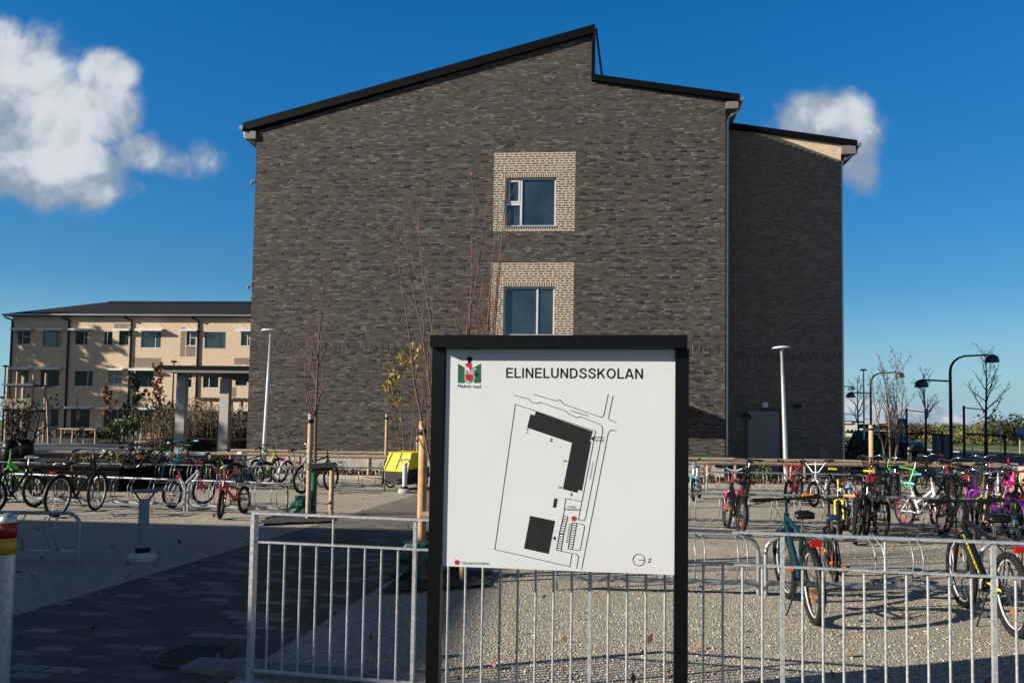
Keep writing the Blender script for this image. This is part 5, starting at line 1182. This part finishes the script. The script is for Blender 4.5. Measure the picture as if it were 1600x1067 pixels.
log_fence([tuple(AT(249, 690, 52).xy), tuple(AT(330, 690, 51.5).xy)], 1.25, 'timber rail fence around the green shrub bed', 1.7, .05, .05)
kb = MB(); a, b = AT(243, 690, 51.2), AT(335, 690, 50.6); kb.beam((a.x, a.y, .1), (b.x, b.y, .1), .3, .3); struct('kerb', kb, M_conc, 'raised kerb of the shrub bed in the school yard')
log_fence([tuple(AT(245, 690, 43).xy), tuple(AT(388, 690, 42.4).xy)], .75, 'timber rail fence below the porch', 1.6, .045, .05, M_woodl, M_woodl)
kb = MB(); a, b = AT(215, 690, 40.5), AT(392, 690, 40); kb.beam((a.x, a.y, .06), (b.x, b.y, .06), .25, .16); a, b = AT(60, 690, 40.5), AT(215, 690, 40.5); kb.beam((a.x, a.y, .04), (b.x, b.y, .04), .2, .12); a, b = AT(60, 690, 33.5), AT(190, 690, 33); kb.beam((a.x, a.y, .03), (b.x, b.y, .03), .25, .1)
struct('kerb', kb, M_conc, 'pale kerbs crossing the school yard')
sheet('pavement', [tuple(AT(-60, 690, 48).xy), tuple(AT(240, 690, 46).xy), tuple(AT(240, 690, 56).xy), tuple(AT(-60, 690, 58).xy)], .004, M_concd, 'paler paving in the school yard')
sheet('planting_bed', [tuple(AT(240, 690, 43.2).xy), tuple(AT(400, 690, 42.6).xy), tuple(AT(420, 690, 66).xy), tuple(AT(235, 690, 52).xy)], .012, M_soil, 'soil bed with dry reeds below the porch')
# bench
p = AT(231, 690, 47); t = thing('bench', 'pale wooden bench with a backrest in the school yard', 'bench', (p.x, p.y, 0), R_(-6))
MB().box(-.75, .75, -.2, .2, .42, .47).build('seat', M_woodo, t); MB().box(-.2, .95, .22, .26, .6, .95).build('backrest', M_woodo, t)
for x in (-.65, .65): MB().beam((x, -.18, 0), (x, -.18, .42), .05, .05).build('leg', M_galv, t); MB().beam((x, .2, 0), (x, .28, .9), .05, .05).build('leg', M_galv, t)
# pergola
p = AT(312, 690, 64); t = thing('pergola', 'brown timber pergola in front of the sandy wing', 'pergola', (p.x, p.y, 0), B5)
for i in range(6): MB().box(i*.85-.08, i*.85+.08, -.08, .08, 0, 3.3).build('post', M_wood, t)
MB().box(-.4, 5.2, -.1, .1, 3.3, 3.5).build('beam', M_wood, t)
for i in range(14): MB().box(-.3+i*.4, -.24+i*.4, -.7, 2.4, 3.5, 3.62).build('rafter', M_wood, t)
# yard shrubs and trees
def reeds(label, px, Y, w_, h, n, seed, lm=M_reed):
    rnd = random.Random(seed); p = AT(px, 690, Y); t = thing('reed_clump', label, 'reeds', (p.x, p.y, 0), 0, 'dry reed clumps below the porch'); m = MB(); f = MB()
    for i in range(n):
        x, y = rnd.gauss(0, w_*.4), rnd.gauss(0, .8); hh = h*rnd.uniform(.45, 1.1); dx, dy = rnd.gauss(0, .22), rnd.gauss(0, .2)
        m.tube([(x, y, 0), (x+dx*.4, y+dy*.4, hh*.6), (x+dx*hh*.7, y+dy*hh*.7, hh)], [.014, .012, .005], 3, cap=False)
        for k in range(3): f.leaf((x+dx*hh*rnd.uniform(.2, .6), y+dy*hh*.4, hh*rnd.uniform(.3, 1)), rnd.uniform(.05, .13))
    m.build('stalks', lm, t); f.build('leaves', lm, t)
for i, (px, Y, w_, h) in enumerate(((262, 47, 1.3, 2.4), (292, 49, 1.4, 3.0), (318, 48, 1.5, 2.9), (338, 50, 1.4, 2.6), (368, 48, 1.3, 2.6), (250, 52, 1.3, 2.2), (382, 46, 1.0, 2.2))):
    reeds(['dry brown reeds right of the bench', 'dry brown reeds beside the left porch post', 'dry brown reeds midway between the porch posts', 'dry brown reeds left of the right porch post', 'dry brown reeds right of the right porch post', 'dry brown reeds behind the bench', 'dry brown reeds against the dark brick corner'][i], px, Y, w_, h, 200, 100+i, M_reed if i % 2 else M_leafb)
for i, (px, Y, rx, h, lm, lab) in enumerate(((132, 62, 2.2, 1.0, M_leafd, 'low dark green shrub by the left timber fence'), (192, 57, 1.4, 1.9, M_leafg, 'bright green shrub under the pine'), (222, 58, 1.7, 2.0, M_leafg, 'green shrub under the rust-leaved tree'), (160, 60, 1.8, 1.1, M_leafd, 'low dark green shrub left of the bright green one'), (303, 44, .8, .8, M_leafg, 'small green plant at the left porch post'), (285, 45, .7, .5, M_leafk, 'small olive plant left of the porch post'), (378, 62, 1.5, 2.2, M_leafk, 'olive shrub under the pergola'), (240, 60, 1.2, 2.4, M_leafk, 'olive shrub right of the rust-leaved tree'), (256, 53, 1.0, 3.6, M_leafk, 'tall thin olive shrub left of the porch'))):
    p = AT(px, 690, Y); shrub('shrub', lab, (p.x, p.y, 0), rx, 1.0, h, 700, (.06, .16), lm, 120+i, clumps=8)
p = AT(176, 690, 60); tree('small_tree', 'small rust-leaved tree at the left of the sandy wing', (p.x, p.y, 0), 4.3, 1, .06, .6, .8, 10, (.07, .14), M_leafo, M_bark, (12, 4, 2), 2, .4, .34, .1, seed=51)
p = AT(241, 690, 58); tree('small_tree', 'taller rust-leaved tree with an upright crown before the sandy wing', (p.x, p.y, 0), 5.8, 1, .07, .55, 1.0, 11, (.07, .15), M_leafo, M_bark, (14, 4, 2), 2, .4, .32, .1, seed=52)
p = AT(208, 690, 59); tree('pine_tree', 'dark green young pine between two rust-leaved trees', (p.x, p.y, 0), 4.9, 1, .08, .9, .9, 13, (.09, .2), M_leafd, M_bark, (15, 4, 2), 2, .3, .36, .08, seed=53)
p = AT(120, 690, 58); tree('small_tree', 'thin bare young tree in front of the sandy wing', (p.x, p.y, 0), 3.6, 1, .04, .5, 1.2, bm=M_bark, nb=(9, 3, 2), lv=2, seed=54)
# green plants in the bed on the right
for i, (px, Y, lab) in enumerate(((1183, 24.1, 'low green plant in the bed left of the white lamp post'), (1196, 24.2, 'second low green plant in the bed nearer the white lamp post'), (1506, 24.2, 'small green plant in the bed at the right'), (1100, 24.3, 'withered brown plant in the bed beside the map board'))):
    p = AT(px, 690, Y); shrub('bed_plant', lab, (p.x, p.y, .03), .35, .25, .55, 200, (.03, .07), M_leafg if i != 3 else M_reed, 140+i, 'plant', clumps=5)
for i in range(14):
    X = -8.6+i*1.55; 
    if i in (9, 10): continue
    shrub('bed_twigs', 'tuft of dry brown twigs planted along the timber fences', (X, 26.0-.085*(X+9)-(.8 if X > 6 else 0), .03), .25, .2, random.uniform(.35, .7), 70, (.02, .05), M_fallen, 160+i, 'plant', 'dry twig tufts along the fences', clumps=5, bm=M_barkr)
# tall bare trees left of the frame whose shadow lies on the wing
for i, (x, y, h) in enumerate(((-70, 70, 18), (-63, 71.5, 17), (-77, 69, 19), (-57, 72.5, 15), (-42, 20.5, 14), (-50, 27, 16), (-46, 33, 15), (-54, 42, 16))):
    tree('tall_tree', ['tall bare tree outside the left edge', 'bare spreading tree left of the yard', 'tallest bare tree far left of the wing', 'bare tree beside the end of the sandy wing', 'nearest tall tree left of the yard', 'broad tall tree left of the yard', 'tall tree between the broad one and the wing trees', 'tall tree farther down the left side of the yard'][i], (x, y, 0), h, 1, .28, .85, .7, 7, (.18, .36), M_leafb, M_barkd, (20, 7, 4), 3, .25, .5, .12, seed=70+i, rmin=.025)
